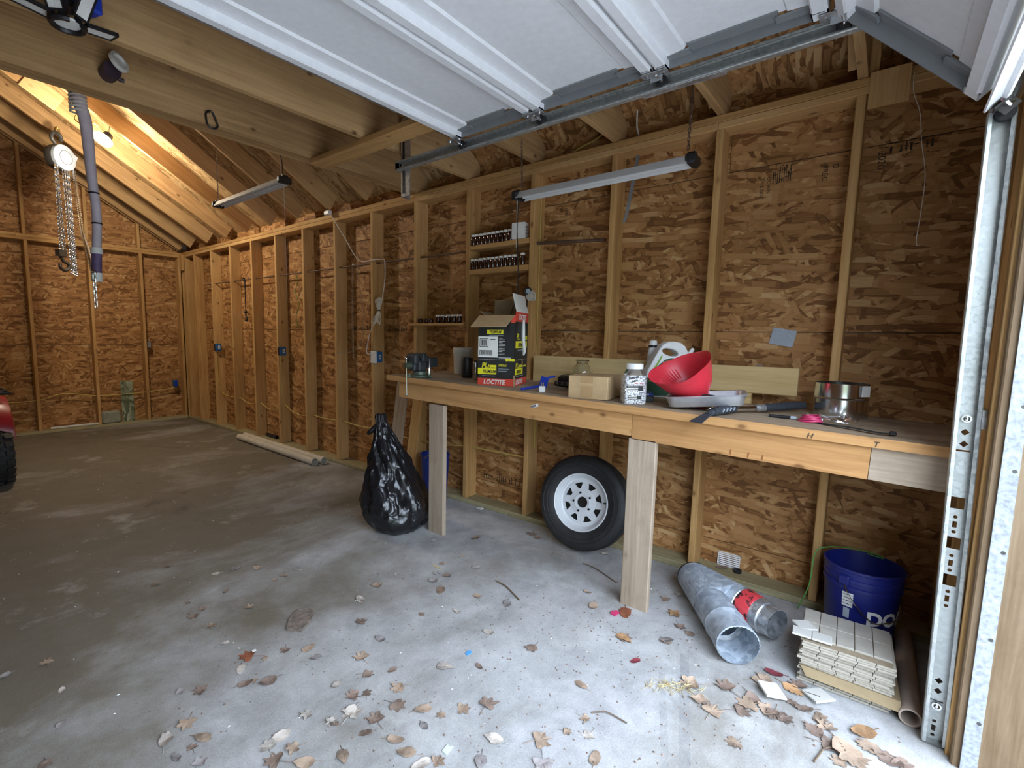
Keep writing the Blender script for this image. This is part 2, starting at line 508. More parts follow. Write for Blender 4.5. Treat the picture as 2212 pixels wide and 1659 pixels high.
        for a, b in zip(rings, rings[1:]):
            if len(a) == 1 and len(b) == 1: continue
            for i in range(seg):
                i2 = (i+1) % seg
                if len(a) == 1: vs_ = (a[0], b[i], b[i2])
                elif len(b) == 1: vs_ = (a[i], a[i2], b[0])
                else: vs_ = (a[i], a[i2], b[i2], b[i])
                try:
                    f = s.bm.faces.new(vs_); f.smooth = smooth; f.material_index = s.mi
                except ValueError: pass
        return s
    def prism(s, pts, z0, z1, m=None):
        """polygon (x,y) extruded in z; m: 4x4 placing it"""
        m = m or Matrix.Identity(4)
        a = [s.bm.verts.new(m @ Vector((x, y, z0))) for x, y in pts]
        b = [s.bm.verts.new(m @ Vector((x, y, z1))) for x, y in pts]
        n = len(pts)
        for i in range(n):
            f = s.bm.faces.new((a[i], a[(i+1) % n], b[(i+1) % n], b[i])); f.material_index = s.mi
        for ring in (list(reversed(a)), b):
            f = s.bm.faces.new(ring); f.material_index = s.mi
        return s
    def sphere(s, c, r, seg=12, rings=8, sc=(1, 1, 1)):
        prof = [(r*math.sin(PI*i/rings), -r*math.cos(PI*i/rings)) for i in range(rings+1)]
        prof[0] = (0, -r); prof[-1] = (0, r)
        b2 = B(); b2.lathe(prof, seg)
        for v in b2.bm.verts: v.co = Vector((v.co.x*sc[0], v.co.y*sc[1], v.co.z*sc[2]))
        return s.merge(b2.bm, c)
    def build(s, name, mat, parent=None, loc=(0, 0, 0), rot=(0, 0, 0), smooth=None, kind=None):
        bmesh.ops.recalc_face_normals(s.bm, faces=list(s.bm.faces))
        me = bpy.data.meshes.new(name)
        s.bm.to_mesh(me); s.bm.free()
        if smooth is None and any(p.use_smooth for p in me.polygons): me.set_sharp_from_angle(angle=R(38))
        return link(name, me, mat, parent, loc, rot, smooth, kind)

def link(name, me, mat, parent=None, loc=(0, 0, 0), rot=(0, 0, 0), smooth=None, kind=None):
    if len(me.materials) == 0:
        for mm in (mat if isinstance(mat, (list, tuple)) else [mat]):
            me.materials.append(MATS[mm] if isinstance(mm, str) else mm)
    if smooth is not None:
        for p in me.polygons: p.use_smooth = smooth
    o = bpy.data.objects.new(name, me)
    COL.objects.link(o)
    o.location = loc
    o.rotation_euler = rot
    if parent is not None: o.parent = parent
    if kind: o['kind'] = kind
    return o

def tag(o, label, cat, group=None):
    o['label'] = label; o['category'] = cat
    if group: o['group'] = group
    return o

def thing(name, label, cat, loc=(0, 0, 0), rz=0, group=None, rot=None):
    o = bpy.data.objects.new(name, None)
    o.empty_display_size = .1
    COL.objects.link(o)
    o.location = loc
    o.rotation_euler = rot if rot else (0, 0, rz)
    return tag(o, label, cat, group)

def copy_tree(o, parent=None):
    c = o.copy(); COL.objects.link(c); c.parent = parent
    for ch in list(o.children): copy_tree(ch, c)
    return c

BOARDS = {}
def board(name, parent, lo, hi, axis, mat, kind=None):
    """sawn board between two corners, chamfered along its length, local X along the grain"""
    lo, hi = Vector(lo), Vector(hi)
    s = hi-lo; c = (lo+hi)/2
    if axis == 'x': dims, rot = (s.x, s.y, s.z), (0, 0, 0)
    elif axis == 'y': dims, rot = (s.y, s.x, s.z), (0, 0, R(90))
    else: dims, rot = (s.z, s.y, s.x), (0, R(-90), 0)
    key = (round(dims[0], 3), round(dims[1], 3), round(dims[2], 3), mat)
    if key not in BOARDS:
        b = B(); L, w, h = dims[0]/2, dims[1]/2, dims[2]/2
        r = min(.004, w*.3, h*.3)
        pr = [(-w+r, -h), (w-r, -h), (w, -h+r), (w, h-r), (w-r, h), (-w+r, h), (-w, h-r), (-w, -h+r)]
        m = Matrix(((0, 0, 1, 0), (1, 0, 0, 0), (0, 1, 0, 0), (0, 0, 0, 1)))
        b.prism(pr, -L, L, m)
        bmesh.ops.recalc_face_normals(b.bm, faces=list(b.bm.faces))
        me = bpy.data.meshes.new(name); b.bm.to_mesh(me); b.bm.free()
        BOARDS[key] = me
    o = link(name, BOARDS[key], mat, parent, c, rot, kind=kind)
    return o

def panel(name, parent, lo, hi, axis, mat):
    return board(name, parent, lo, hi, axis, mat)

def text(parent, string, size, mat, loc, rot, name='lettering', shear=0, extrude=.0004, sx=1.0, align='LEFT', bold=0):
    cu = bpy.data.curves.new('txt', 'FONT')
    cu.body = string; cu.size = size; cu.shear = shear; cu.extrude = extrude; cu.align_x = align
    cu.offset = bold
    cu.resolution_u = 3
    to = bpy.data.objects.new('txt', cu); COL.objects.link(to)
    dg = bpy.context.evaluated_depsgraph_get(); dg.update()
    me = bpy.data.meshes.new_from_object(to.evaluated_get(dg))
    bpy.data.objects.remove(to); bpy.data.curves.remove(cu)
    for v in me.vertices: v.co.x *= sx
    me.materials.clear()
    o = link(name, me, mat, parent, loc, rot)
    return o

def chain(b, pts, link_len=.03, r=.0025, w=.011):
    """interlocking oval links along a polyline"""
    pts = [Vector(p) for p in pts]
    d = [0]
    for p, q in zip(pts, pts[1:]): d.append(d[-1]+(q-p).length)
    tot = d[-1]; n = max(1, int(tot/(link_len*.72)))
    def at(t):
        t = max(0, min(tot, t))
        for i in range(len(pts)-1):
            if t <= d[i+1]:
                return pts[i].lerp(pts[i+1], (t-d[i])/max(1e-9, d[i+1]-d[i]))
        return pts[-1]
    for i in range(n):
        t = (i+.5)*tot/n
        c = at(t); e = (at(t+.005)-at(t-.005)).normalized()
        u, v = b._frame(e)
        side = u if i % 2 else v
        h = link_len/2
        ring = []
        for k in range(10):
            a = 2*PI*k/10
            ring.append(c + e*(h-w*.5)*(1 if math.cos(a) > 0 else -1)*(1 if abs(math.cos(a)) > .3 else 0) + e*math.cos(a)*w*.5 + side*math.sin(a)*w*.5)
        b.tube(ring, r, 4, closed=True)
    return b

def smooth_path(pts, n=6):
    """Catmull-Rom through the points"""
    P = [Vector(p) for p in pts]
    P = [P[0]+(P[0]-P[1])] + P + [P[-1]+(P[-1]-P[-2])]
    out = []
    for i in range(1, len(P)-2):
        for k in range(n):
            t = k/n
            a, b_, c, d = P[i-1], P[i], P[i+1], P[i+2]
            out.append(.5*((2*b_)+(-a+c)*t+(2*a-5*b_+4*c-d)*t*t+(-a+3*b_-3*c+d)*t**3))
    out.append(P[-2])
    return out

def structure(o):
    o['kind'] = 'structure'
    return o

# ------------------------------------------------------------------ the building
S = 0.6096                       # stud spacing (24 in)
ZT = 2.565                       # underside of the top plates
ZP = 2.641                       # top of the top plates
YB = 8.403                       # room face of the back wall studs
YF = -0.475                       # room face of the front wall framing
RIDGE_X, SL = -3.6, 0.603        # ridge position, roof slope
def z_raf(x): return 2.660 + SL*(-x if x > RIDGE_X else x-2*RIDGE_X)      # underside of the rafters
random.seed(4)

# floor
b = B()
n = 24
for i in range(n):
    pass
b.box((-3.5, 3.95, -.06), (7.7, 9.3, .12))
floor = structure(b.build('floor', 'concrete'))
b = B(); b.box((-3.5, -8.2, -.09), (30, 15, .10))
structure(b.build('driveway', 'driveway_gravel'))

# woods round the driveway, out of the view: they shade the low sky
from mathutils import noise as mnoise
b = B(); na, nh = 80, 10; grid = []
for i in range(na+1):
    a = R(178+184*i/na); col_ = []
    for j in range(nh+1):
        h = j/nh; top = 4.3+1.2*mnoise.noise(Vector((i*.31, 0, 2.0)))
        rr = 11.5+1.3*mnoise.noise(Vector((i*.35, j*.9, 0)))+2.2*h*h+.5*mnoise.noise(Vector((i*1.3, j*2.1, 5)))
        col_.append(b.bm.verts.new((-2.2+rr*math.cos(a), -1.0+rr*math.sin(a), -.1+h*top)))
    grid.append(col_)
for p, q in zip(grid, grid[1:]):
    for j in range(nh): b.bm.faces.new((p[j], q[j], q[j+1], p[j+1]))
for p, q in zip(grid, grid[1:]):
    pass
pmat('woods', (.10, .12, .035), .9, 0, .6, 2.5)
structure(b.build('woods', 'woods'))

# right wall: siding slab behind, OSB sheets, studs, plates
b = B(); b.box((.165, 3.98, 1.32), (.02, 9.2, 2.64)); wall_r = structure(b.build('wall_right', 'siding'))
rows = [(.0, .18), (.184, 1.45), (1.454, 2.36), (2.364, 2.70)]
seams = [[-.61, 1.80, 4.25, 6.68, 8.56], [-.61, 1.20, 3.64, 6.08, 8.56], [-.61, 2.42, 4.86, 7.30, 8.56], [-.61, .56, 3.04, 5.47, 7.91, 8.56]]
for (z0, z1), ys in zip(rows, seams):
    for y0, y1 in zip(ys, ys[1:]):
        panel('osb_panel', wall_r, (.140, y0+.0015, z0), (.152, y1-.0015, z1), 'y', 'osb')
for k in range(0, 14):
    board('stud', wall_r, (0, k*S-.038, .038), (.140, k*S, ZT), 'z', 'stud_wood')
for y in (8.26, 8.30, 8.362):
    board('stud', wall_r, (0 if y > 8.3 else .004, y, .038), (.140, y+.038, ZT), 'z', 'stud_wood')
board('block', wall_r, (-.040, 8.27, 2.36), (-.002, 8.36, 2.60), 'z', 'stud_wood')
for y0, y1 in ((-.60, .60), (.603, 3.03), (3.033, 5.47), (5.473, 8.54)):
    board('top_plate', wall_r, (0, y0, ZT), (.140, y1, ZT+.0378), 'y', 'stud_wood')
for y0, y1 in ((-.60, 1.82), (1.823, 3.05), (3.053, 5.49), (5.493, 8.54)):
    board('top_plate', wall_r, (-.002, y0, ZT+.0382), (.138, y1, ZP), 'y', 'stud_wood')
for y0, y1 in ((-.60, 1.95), (1.953, 4.85), (4.853, 8.54)):
    board('sole_plate', wall_r, (-.012, y0, .0), (.140, y1, .038), 'y', 'treated_wood')
# plywood scrap over the plate joint and the stub post above it
board('patch_board', wall_r, (-.014, -.192, 2.492), (-.002, -.046, 2.650), 'z', 'stud_wood')
board('post', wall_r, (.002, -.036, ZP), (.090, .002, 2.98), 'z', 'stud_wood')
board('post', wall_r, (.012, -.076, ZP), (.100, -.038, 2.98), 'z', 'stud_wood')

# back wall with its gable
b = B(); b.box((-3.5, YB+.165, 1.32), (7.9, .02, 2.64))
m = Matrix(((1, 0, 0, 0), (0, 0, 1, YB+.155), (0, 1, 0, 0), (0, 0, 0, 1)))
b.prism([(.2, 2.62), (.2, 2.80), (RIDGE_X, 2.64+3.8*SL+.30), (-7.4, 2.80), (-7.4, 2.62)], 0, .02, m)
wall_b = structure(b.build('wall_back', 'siding'))
rows = [(.0, 1.20, [-7.3, -3.05, -1.235, .138]), (1.204, 2.40, [-7.3, -2.44, .138]), (2.404, 2.70, [-7.3, -3.6, -1.24, .138])]
for z0, z1, xs in rows:
    for x0, x1 in zip(xs, xs[1:]):
        panel('osb_panel', wall_b, (x0+.0015, YB+.140, z0), (x1-.0015, YB+.152, z1), 'x', 'osb')
b = B()   # gable sheets
m = Matrix(((1, 0, 0, 0), (0, 0, 1, YB+.140), (0, 1, 0, 0), (0, 0, 0, 1)))
b.prism([(.12, 2.704), (-3.59, 2.704+3.71*SL+.16), (-3.59, 2.704)], 0, .012, m)
b.build('osb_panel', 'osb', wall_b)
b = B(); b.prism([(-3.61, 2.704), (-3.61, 2.704+3.71*SL+.16), (-7.3, 2.704)], 0, .012, m)
b.build('osb_panel', 'osb', wall_b)
for i in range(-1, 11):
    x = -.575-.6096*i if i >= 0 else -.06
    x = {0: -.575, 1: -1.207, 2: -1.873}.get(i, -1.873-.6096*(i-2)) if i >= 0 else -.045
    board('stud', wall_b, (x, YB, .038), (x+.038, YB+.140, ZT), 'z', 'stud_wood')
    if x < -.3:
        zt = z_raf(x+.038 if x > RIDGE_X else x)-.002
        board('gable_stud', wall_b, (x, YB+.05, ZP), (x+.038, YB+.139, zt+.03), 'z', 'stud_wood')
for x0, x1 in ((-7.2, -3.0), (-2.997, -.003)):
    board('top_plate', wall_b, (x0, YB, ZT), (x1, YB+.140, ZT+.0378), 'x', 'stud_wood')
for x0, x1 in ((-7.2, -1.95), (-1.947, -.003)):
    board('top_plate', wall_b, (x0, YB-.002, ZT+.0382), (x1, YB+.138, ZP), 'x', 'stud_wood')
board('sole_plate', wall_b, (-7.2, YB-.01, 0), (-.014, YB+.140, .038), 'x', 'treated_wood')

# left wall (outside the view) and front wall round the doorway
b = B(); b.box((-7.32, 3.98, 1.32), (.02, 9.2, 2.64)); wall_l = structure(b.build('wall_left', 'siding'))
for y0, y1 in ((-.60, 2.4), (2.403, 5.4), (5.403, 8.54)):
    panel('osb_panel', wall_l, (-7.308, y0, 0), (-7.296, y1, 2.64), 'y', 'osb')
XO, ZO = -.86, 2.16              # doorway: right jamb face and head height
b = B()
b.box(((XO+.04+.155)/2, YF-.13, 1.32), (.155-XO-.04, .02, 2.64))
b.box(((-7.33-3.6)/2, YF-.13, 1.32), (7.33-3.6, .02, 2.64))
b.box((-2.23, YF-.13, (ZO+2.64)/2+.02), (2.85, .02, 2.64-ZO-.04))
m = Matrix(((1, 0, 0, 0), (0, 0, 1, YF-.14), (0, 1, 0, 0), (0, 0, 0, 1)))
b.prism([(.2, 2.62), (.2, 2.80), (RIDGE_X, 2.64+3.8*SL+.30), (-7.4, 2.80), (-7.4, 2.62)], 0, .02, m)
wall_f = structure(b.build('wall_front', 'siding'))
for x in (.102, .062, -.35, -.70):
    board('stud', wall_f, (x, YF-.118, .038), (x+.036, YF, ZT), 'z', 'stud_wood')
panel('osb_panel', wall_f, (XO+.17, YF-.118, .04), (.14, YF-.108, 2.6), 'x', 'osb')
board('jamb_stud', wall_f, (XO+.042, YF-.118, 0), (XO+.16, YF-.002, ZT), 'z', 'stud_wood')
board('header', wall_f, (-3.6, YF-.118, ZO+.04), (XO+.04, YF-.04, ZT), 'x', 'stud_wood')
board('jamb', wall_f, (XO, YF-.24, 0), (XO+.040, YF-.012, ZO+.04), 'z', 'jamb_wood')
board('jamb', wall_f, (-3.62, YF-.24, 0), (-3.58, YF-.012, ZO+.04), 'z', 'jamb_wood')
board('trim_board', wall_f, (XO-.002, YF-.265, 0), (XO+.15, YF-.242, ZO+.15), 'z', 'jamb_wood')
# white metal weather strip nailed up the jamb
b = B()
b.box((XO-.003, -.528, 1.05), (.006, .040, 2.1)); b.box((XO-.007, -.511, 1.05), (.008, .006, 2.1))
ws = b.build('weather_strip', 'strip_metal', wall_f)
b = B()
for z in (.18, .47, .76, 1.02, 1.22, 1.47, 1.75, 1.98): b.cyl((XO-.0065, -.538, z), (XO-.005, -.538, z), .006, seg=8)
b.build('nail_head', 'dark_steel', ws)

# roof: sheathing, rafters, ridge; joists and the doubled beam
RD = .184
b = B()
t = RD/math.cos(math.atan(SL))
L_ = .42
for sgn in (1, -1):
    xe = .55 if sgn == 1 else -7.75
    pr = [(xe, z_raf(0)+t-.55*SL), (RIDGE_X, z_raf(RIDGE_X)+t), (RIDGE_X, z_raf(RIDGE_X)+t+.015), (xe, z_raf(0)+t-.55*SL+.015)]
    m = Matrix(((1, 0, 0, 0), (0, 0, 1, 0), (0, 1, 0, 0), (0, 0, 0, 1)))
    b.prism(pr, -.9, YB+.5, m)
b.box((.175, 3.98, 2.80), (.02, 9.5, .36)); b.box((-7.34, 3.98, 2.80), (.02, 9.5, .36))
ceiling = structure(b.build('ceiling', 'siding'))
panel('eave_panel', ceiling, (.150, -.70, 2.62), (.162, 8.62, 2.86), 'y', 'osb')
ang = math.atan(SL)
def sheet(u0, u1, y0, y1):
    """sheathing sheet on the right slope, u measured up the slope from x=.5"""
    bb = B(); Lx = u1-u0; Ly = y1-y0
    bb.box((0, 0, 0), (Lx, Ly, .012))
    uc = (u0+u1)/2; x = .5-uc*math.cos(ang); z = z_raf(0)+t-.5*SL+uc*math.sin(ang)-.007
    # local X runs down the slope
    bb.build('roof_sheet', 'osb_flat' if y1 < 3.7 else 'osb_roof', ceiling, (x, (y0+y1)/2, z), (0, ang, 0))
us = [0, 1.22, 2.44, 3.66, 4.80]
for r_i, (u0, u1) in enumerate(zip(us, us[1:])):
    ys = [-.85, 1.2, 3.64, 6.08, 8.56] if r_i % 2 else [-.85, 2.42, 4.86, 7.30, 8.56]
    for y0, y1 in zip(ys, ys[1:]): sheet(u0+.001, u1-.001, y0+.001, y1-.001)
# rafters: one mesh for each slope, copied
def rafter_mesh(sgn):
    x0 = .02; x1 = RIDGE_X+.02
    Ls = (x0-x1)/math.cos(ang)
    bb = B(); w = .019; h = RD/2; r = .003
    pr = [(-w+r, -h), (w-r, -h), (w, -h+r), (w, h), (-w, h), (-w, -h+r)]
    m = Matrix(((0, 0, 1, 0), (1, 0, 0, 0), (0, 1, 0, 0), (0, 0, 0, 1)))
    bb.prism(pr, -Ls/2, Ls/2, m)
    bmesh.ops.recalc_face_normals(bb.bm, faces=list(bb.bm.faces))
    me = bpy.data.meshes.new('rafter'); bb.bm.to_mesh(me); bb.bm.free(); return me
raf = rafter_mesh(1)
xc = (.02+RIDGE_X+.02)/2
for k in range(0, 15):
    y = k*S+.021 if k < 14 else YB+.06
    o = link('rafter', raf, 'beam_wood' if k < 5 else 'stud_wood', ceiling, (xc, y, z_raf(xc)+.5*RD/math.cos(ang)), (0, ang, 0))
    o2 = link('rafter', raf, 'stud_wood', ceiling, (2*RIDGE_X-xc, y, z_raf(xc)+.5*RD/math.cos(ang)), (0, -ang, 0))
link('rafter', raf, 'stud_wood', ceiling, (xc, YB-.03, z_raf(xc)+.5*RD/math.cos(ang)), (0, ang, 0))
board('ridge_board', ceiling, (RIDGE_X-.019, -.6, z_raf(RIDGE_X)-.03), (RIDGE_X+.019, YB+.1, z_raf(RIDGE_X)+t-.02), 'y', 'stud_wood')
# joists with their ends clipped to the roof slope
def joist(name, y0, y1, h, mat):
    zt = ZP+h; xr = .12
    z_at = lambda x: 2.640+t-SL*x-.004
    xclip = (2.640+t-.004-zt)/SL
    pts = [(xr, ZP+.001), (xr, min(zt, z_at(xr))), (min(xr, xclip), zt), (-7.2-min(xr, xclip), zt), (-7.32, min(zt, z_at(xr))), (-7.32, ZP+.001)]
    bb = B(); m = Matrix(((1, 0, 0, 0), (0, 0, 1, 0), (0, 1, 0, -(ZP+h/2)), (0, 0, 0, 1)))
    bb.prism(pts, -(y1-y0)/2, (y1-y0)/2, m)
    return bb.build(name, mat, ceiling, (0, (y0+y1)/2, ZP+h/2))
for k in range(0, 5):
    joist('joist', k*S-.038, k*S, .235, 'beam_wood')
for i in range(3):
    joist('ceiling_beam', 3.000+i*.0385, 3.038+i*.0385, .286, 'beam_wood')
board('blocking', ceiling, (-1.05, 1.25, 2.600), (-.91, 2.995, 2.6405), 'y', 'stud_wood')

# plywood gusset on the rafter that carries the hoist
o = board('gusset', ceiling, (-.16, -.006, -.10), (.16, .006, .10), 'x', 'pine_clean'); o.location = (-1.86, 11*S+.021-.026, z_raf(-1.86)+.10); o.rotation_euler = (0, ang, 0)
o = board('gusset', ceiling, (-.10, -.006, -.07), (.10, .006, .07), 'x', 'stud_wood'); o.location = (-1.40, 11*S+.021-.026, z_raf(-1.40)+.09); o.rotation_euler = (0, ang, 0)

# ------------------------------------------------------------------ overhead garage door, open on its tracks
DX0, DX1 = -.838, -3.56          # door ends
def section(parent, y0, z0, y1, z1, idx):
    """one steel section; s runs from (y0,z0) to (y1,z1), inside face downwards"""
    a = Vector((0, y0, z0)); e = Vector((0, y1-y0, z1-z0)); H = e.length; e.normalize()
    nrm = Vector((0, -e.z, e.y))
    if nrm.z > 0: nrm = -nrm                      # towards the room below
    prof = [(0, -.004), (0, .046), (.010, .052), (.044, .052), (.050, .046), (.054, .018), (.120, .012), (.128, .002), (H-.128, .002), (H-.122, .008), (H-.054, .012),
            (H-.050, .046), (H-.044, .052), (H-.010, .052), (H, .046), (H, -.004)]
    def pt(s_, d, x): return Vector((x, 0, 0)) + a + e*s_ + nrm*d
    bb = B()
    A = [bb.bm.verts.new(pt(s_, d, DX0-.045)) for s_, d in prof]
    Cc = [bb.bm.verts.new(pt(s_, d, DX1)) for s_, d in prof]
    nP = len(prof)
    for i in range(nP): bb.bm.faces.new((A[i], A[(i+1) % nP], Cc[(i+1) % nP], Cc[i]))
    bb.bm.faces.new(A); bb.bm.faces.new(list(reversed(Cc)))
    sec = bb.build('door_section', 'white_steel', parent)
    # rails run past the stile as open white channels
    for s0, s1 in ((0, .050), (H-.050, H)):
        bb = B()
        for q0, q1, d0, d1 in ((s0, s1, .047, .052), (s0, s0+.004, -.004, .052), (s1-.004, s1, .0, .052)):
            P8 = [pt(q0 if i & 1 else q1, d0 if i & 2 else d1, DX0 if i & 4 else DX0-.05) for i in range(8)]
            bb._faces(P8, [(0, 1, 3, 2), (4, 6, 7, 5), (0, 4, 5, 1), (2, 3, 7, 6), (0, 2, 6, 4), (1, 5, 7, 3)])
        bb.build('rail_end', 'white_steel', sec)
    # galvanised end stile
    bb = B()
    for q0, q1, d0, d1, x0, x1 in ((.05, H-.05, -.004, .050, DX0-.006, DX0-.002), (.135, H-.15, .003, .010, DX0-.065, DX0-.004), (.05, .14, .012, .020, DX0-.045, DX0-.004), (H-.16, H-.05, .012, .020, DX0-.045, DX0-.004)):
        P8 = [pt(q0 if i & 1 else q1, d0 if i & 2 else d1, x0 if i & 4 else x1) for i in range(8)]
        bb._faces(P8, [(0, 1, 3, 2), (4, 6, 7, 5), (0, 4, 5, 1), (2, 3, 7, 6), (0, 2, 6, 4), (1, 5, 7, 3)])
    st = bb.build('end_stile', 'stile_steel', sec)
    bb = B()
    for q in (.08, .10, .13, H*.5, H-.20):
        bb.cyl(pt(q, .030, DX0-.002), pt(q, .030, DX0+.002), .005, seg=8)
    bb.build('rivet', 'shiny_steel', st)
    # dark gap line at the joint side
    return sec, pt, H

gd = thing('garage_door', 'open white steel sectional garage door hanging overhead with grey end stiles', 'garage door', (0, 0, 0))
JZ = 2.594
secs = [(1.805, JZ, 1.262, JZ), (1.252, JZ, .648, JZ), (.638, JZ, .040, JZ), (-.012, JZ-.015, -.395, 2.185)]
for i, (y0, z0, y1, z1) in enumerate(secs):
    sec, pt, H = section(gd, y0, z0, y1, z1, i)
# long grey top strut along the far edge
b = B(); b.box((-2.35, 1.830, JZ+.002), (2.20, .050, .012)); b.box((-2.35, 1.852, JZ-.010), (2.20, .006, .03)); b.build('top_strut', 'galvanized', gd)
# hinges with rollers at the joints
for y in (1.795, 1.257, .643, .012):
    h = B()
    h.box((DX0-.02, y, JZ-.060), (.045, .11 if y < 1.7 else .09, .003))
    h.box((DX0+.004, y, JZ-.055), (.004, .05, .050))
    hn = h.build('hinge', 'galvanized', gd)
    h = B()
    for dy in (-.035, .035): h.cyl((DX0-.02, y+dy, JZ-.068), (DX0-.02, y+dy, JZ-.060), .007, seg=6)
    h.build('bolt', 'shiny_steel', hn)
    h = B(); h.cyl((DX0-.03, y-.012, 2.522), (-.80, y-.012, 2.522), .0055, seg=8); h.build('roller_shaft', 'shiny_steel', gd)
    h = B(); h.cyl((-.812, y-.012, 2.522), (-.790, y-.012, 2.522), .023, seg=20); h.build('roller', 'black_rubber', gd)
    h = B(); h.cyl((-.814, y-.012, 2.522), (-.811, y-.012, 2.522), .009, seg=12); h.build('roller_hub', 'shiny_steel', gd)
# bottom rail with bracket and roller
b = B()
b.box((-2.20, -.405, 2.148), (2.72, .012, .045), (R(-44), 0, 0))
b.box((-2.20, -.393, 2.128), (2.72, .050, .006), (R(-44), 0, 0))
b.build('bottom_rail', 'white_steel', gd)
b = B(); b.box((-.858, -.412, 2.122), (.036, .05, .005), (R(-44), 0, 0)); b.box((-.840, -.420, 2.125), (.004, .045, .05), (R(-44), 0, 0)); bk = b.build('bottom_bracket', 'dark_steel', gd)
b = B(); b.cyl((-.835, -.428, 2.120), (-.828, -.428, 2.120), .010, seg=8); b.build('bolt', 'red_plastic', bk)
b = B(); b.tube(smooth_path([(-.86, -.405, 2.15), (-.84, -.43, 2.12), (-.83, -.45, 2.16), (-.82, -.455, 2.22)], 5), .007, 6); b.build('lift_cable_loop', 'shiny_steel', bk)
b = B(); b.cyl((-.815, -.425, 2.110), (-.790, -.425, 2.110), .024, seg=20); b.build('roller', 'black_rubber', gd)
# maker's plate on the stile of the tilted section: red square and a printed strip
e4 = Vector((0, -.375, 2.165-JZ+.010)).normalized()
n4 = Vector((0, -e4.z, e4.y)); n4 = -n4 if n4.z > 0 else n4
mt = Matrix((( -0.0, 0, 1), (e4.y, n4.y, 0), (e4.z, n4.z, 0)))
pc = Vector((DX0, -.020, JZ-.010)) + e4*.245 + n4*.022
b = B(); b.box(pc, (.0025, .09, .030), Matrix(((1, 0, 0), (0, e4.y, n4.y), (0, e4.z, n4.z)))); pn = b.build('printed_plate', 'paper_white', gd)
b = B(); b.box(pc - e4*.036 + Vector((.0015, 0, 0)), (.001, .016, .026), Matrix(((1, 0, 0), (0, e4.y, n4.y), (0, e4.z, n4.z)))); b.build('red_square', 'red_print', pn)
b = B()
for i in range(9): b.box(pc + e4*(-.020+i*.007) + n4*(.004 if i % 2 else -.001) + Vector((.0015, 0, 0)), (.001, .003+.0015*(i % 3), .012), Matrix(((1, 0, 0), (0, e4.y, n4.y), (0, e4.z, n4.z))))
b.build('print_bars', 'black_print', pn)

# the right-hand track: horizontal run, bend, perforated upright
dt = thing('door_track', 'galvanized door track with roller bend and perforated upright beside the doorway', 'track', (-.785, -.42, 0))
ox, oy = -.785, -.42
def sweep(name, path, mat, parent, half=.030, thick=.0022, flip=1):
    """C channel opening towards -x, swept along a path of (y,z) with normals in the y-z plane"""
    prof = [(-.030, -half+.010), (-.032, -half+.003), (-.028, -half), (.0, -half), (.003, -half+.004), (.003, half-.004), (.0, half), (-.028, half), (-.032, half-.003), (-.030, half-.010)]
    bb = B(); rings = []
    for i, (y, z) in enumerate(path):
        y2, z2 = path[min(i+1, len(path)-1)]; y1, z1 = path[max(i-1, 0)]
        t_ = Vector((y2-y1, z2-z1)).normalized(); nn = Vector((-t_.y, t_.x))
        ring = []
        for (px, q) in prof: ring.append(bb.bm.verts.new((px+.012, y+nn.x*q-oy, z+nn.y*q)))
        for (px, q) in reversed(prof):
            s_ = 1 if q >= 0 else -1
            ring.append(bb.bm.verts.new((px+.012 - (thick if px > -.001 else 0), y+nn.x*(q-s_*thick)-oy, z+nn.y*(q-s_*thick))))
        rings.append(ring)
    n_ = len(rings[0])
    for a, c in zip(rings, rings[1:]):
        for k in range(n_):
            f = bb.bm.faces.new((a[k], a[(k+1) % n_], c[(k+1) % n_], c[k]))
    bb.bm.faces.new(rings[0]); bb.bm.faces.new(list(reversed(rings[-1])))
    return bb.build(name, mat, parent)
rad = .335; cy, cz = -.085, 2.187
path = [(2.373, 2.522), (1.2, 2.522), (.4, 2.522)] + [(cy+rad*math.cos(R(90+a)), cz+rad*math.sin(R(90+a))) for a in range(0, 91, 9)] + [(-.420, 2.12)]
ht = sweep('horizontal_track', path, 'track_steel', dt)
vt = sweep('vertical_track', [(-.419, 2.118), (-.425, 1.4), (-.440, .6), (-.449, .012)], 'track_steel', dt, half=.0325)
# punch the web: square, round and slotted holes
def punch(o, cutter):
    md = o.modifiers.new('cut', 'BOOLEAN'); md.object = cutter; md.operation = 'DIFFERENCE'; md.solver = 'EXACT'
    dg = bpy.context.evaluated_depsgraph_get(); dg.update()
    me = bpy.data.meshes.new_from_object(o.evaluated_get(dg))
    o.modifiers.clear(); old = o.data; o.data = me
    cm = cutter.data
    bpy.data.objects.remove(cutter); bpy.data.meshes.remove(cm)
b = B()
yt = lambda z: -.425-.024*(1.4-z)/1.4-oy if z < 1.4 else -.425-oy
for z in (.872, .732, .600): b.box((.012, yt(z), z), (.05, .034, .040))
for z in (.797, .661, .533, .053):
    b.box((.012, yt(z)+.002, z), (.05, .011, .022))
    for dz in (-.026, .026): b.cyl((-.02, yt(z)+.002, z+dz), (.04, yt(z)+.002, z+dz), .006, seg=8)
for z in (1.114, 1.074, .231, .193):
    b.box((.012, yt(z), z), (.05, .016, .016), (R(45), 0, 0)); 
for z, l in ((1.051, .042), (.156, .040)): b.box((.012, yt(z)+.004, z), (.05, l, .006))
cut = b.build('cutter', 'track_steel', dt)
punch(vt, cut)
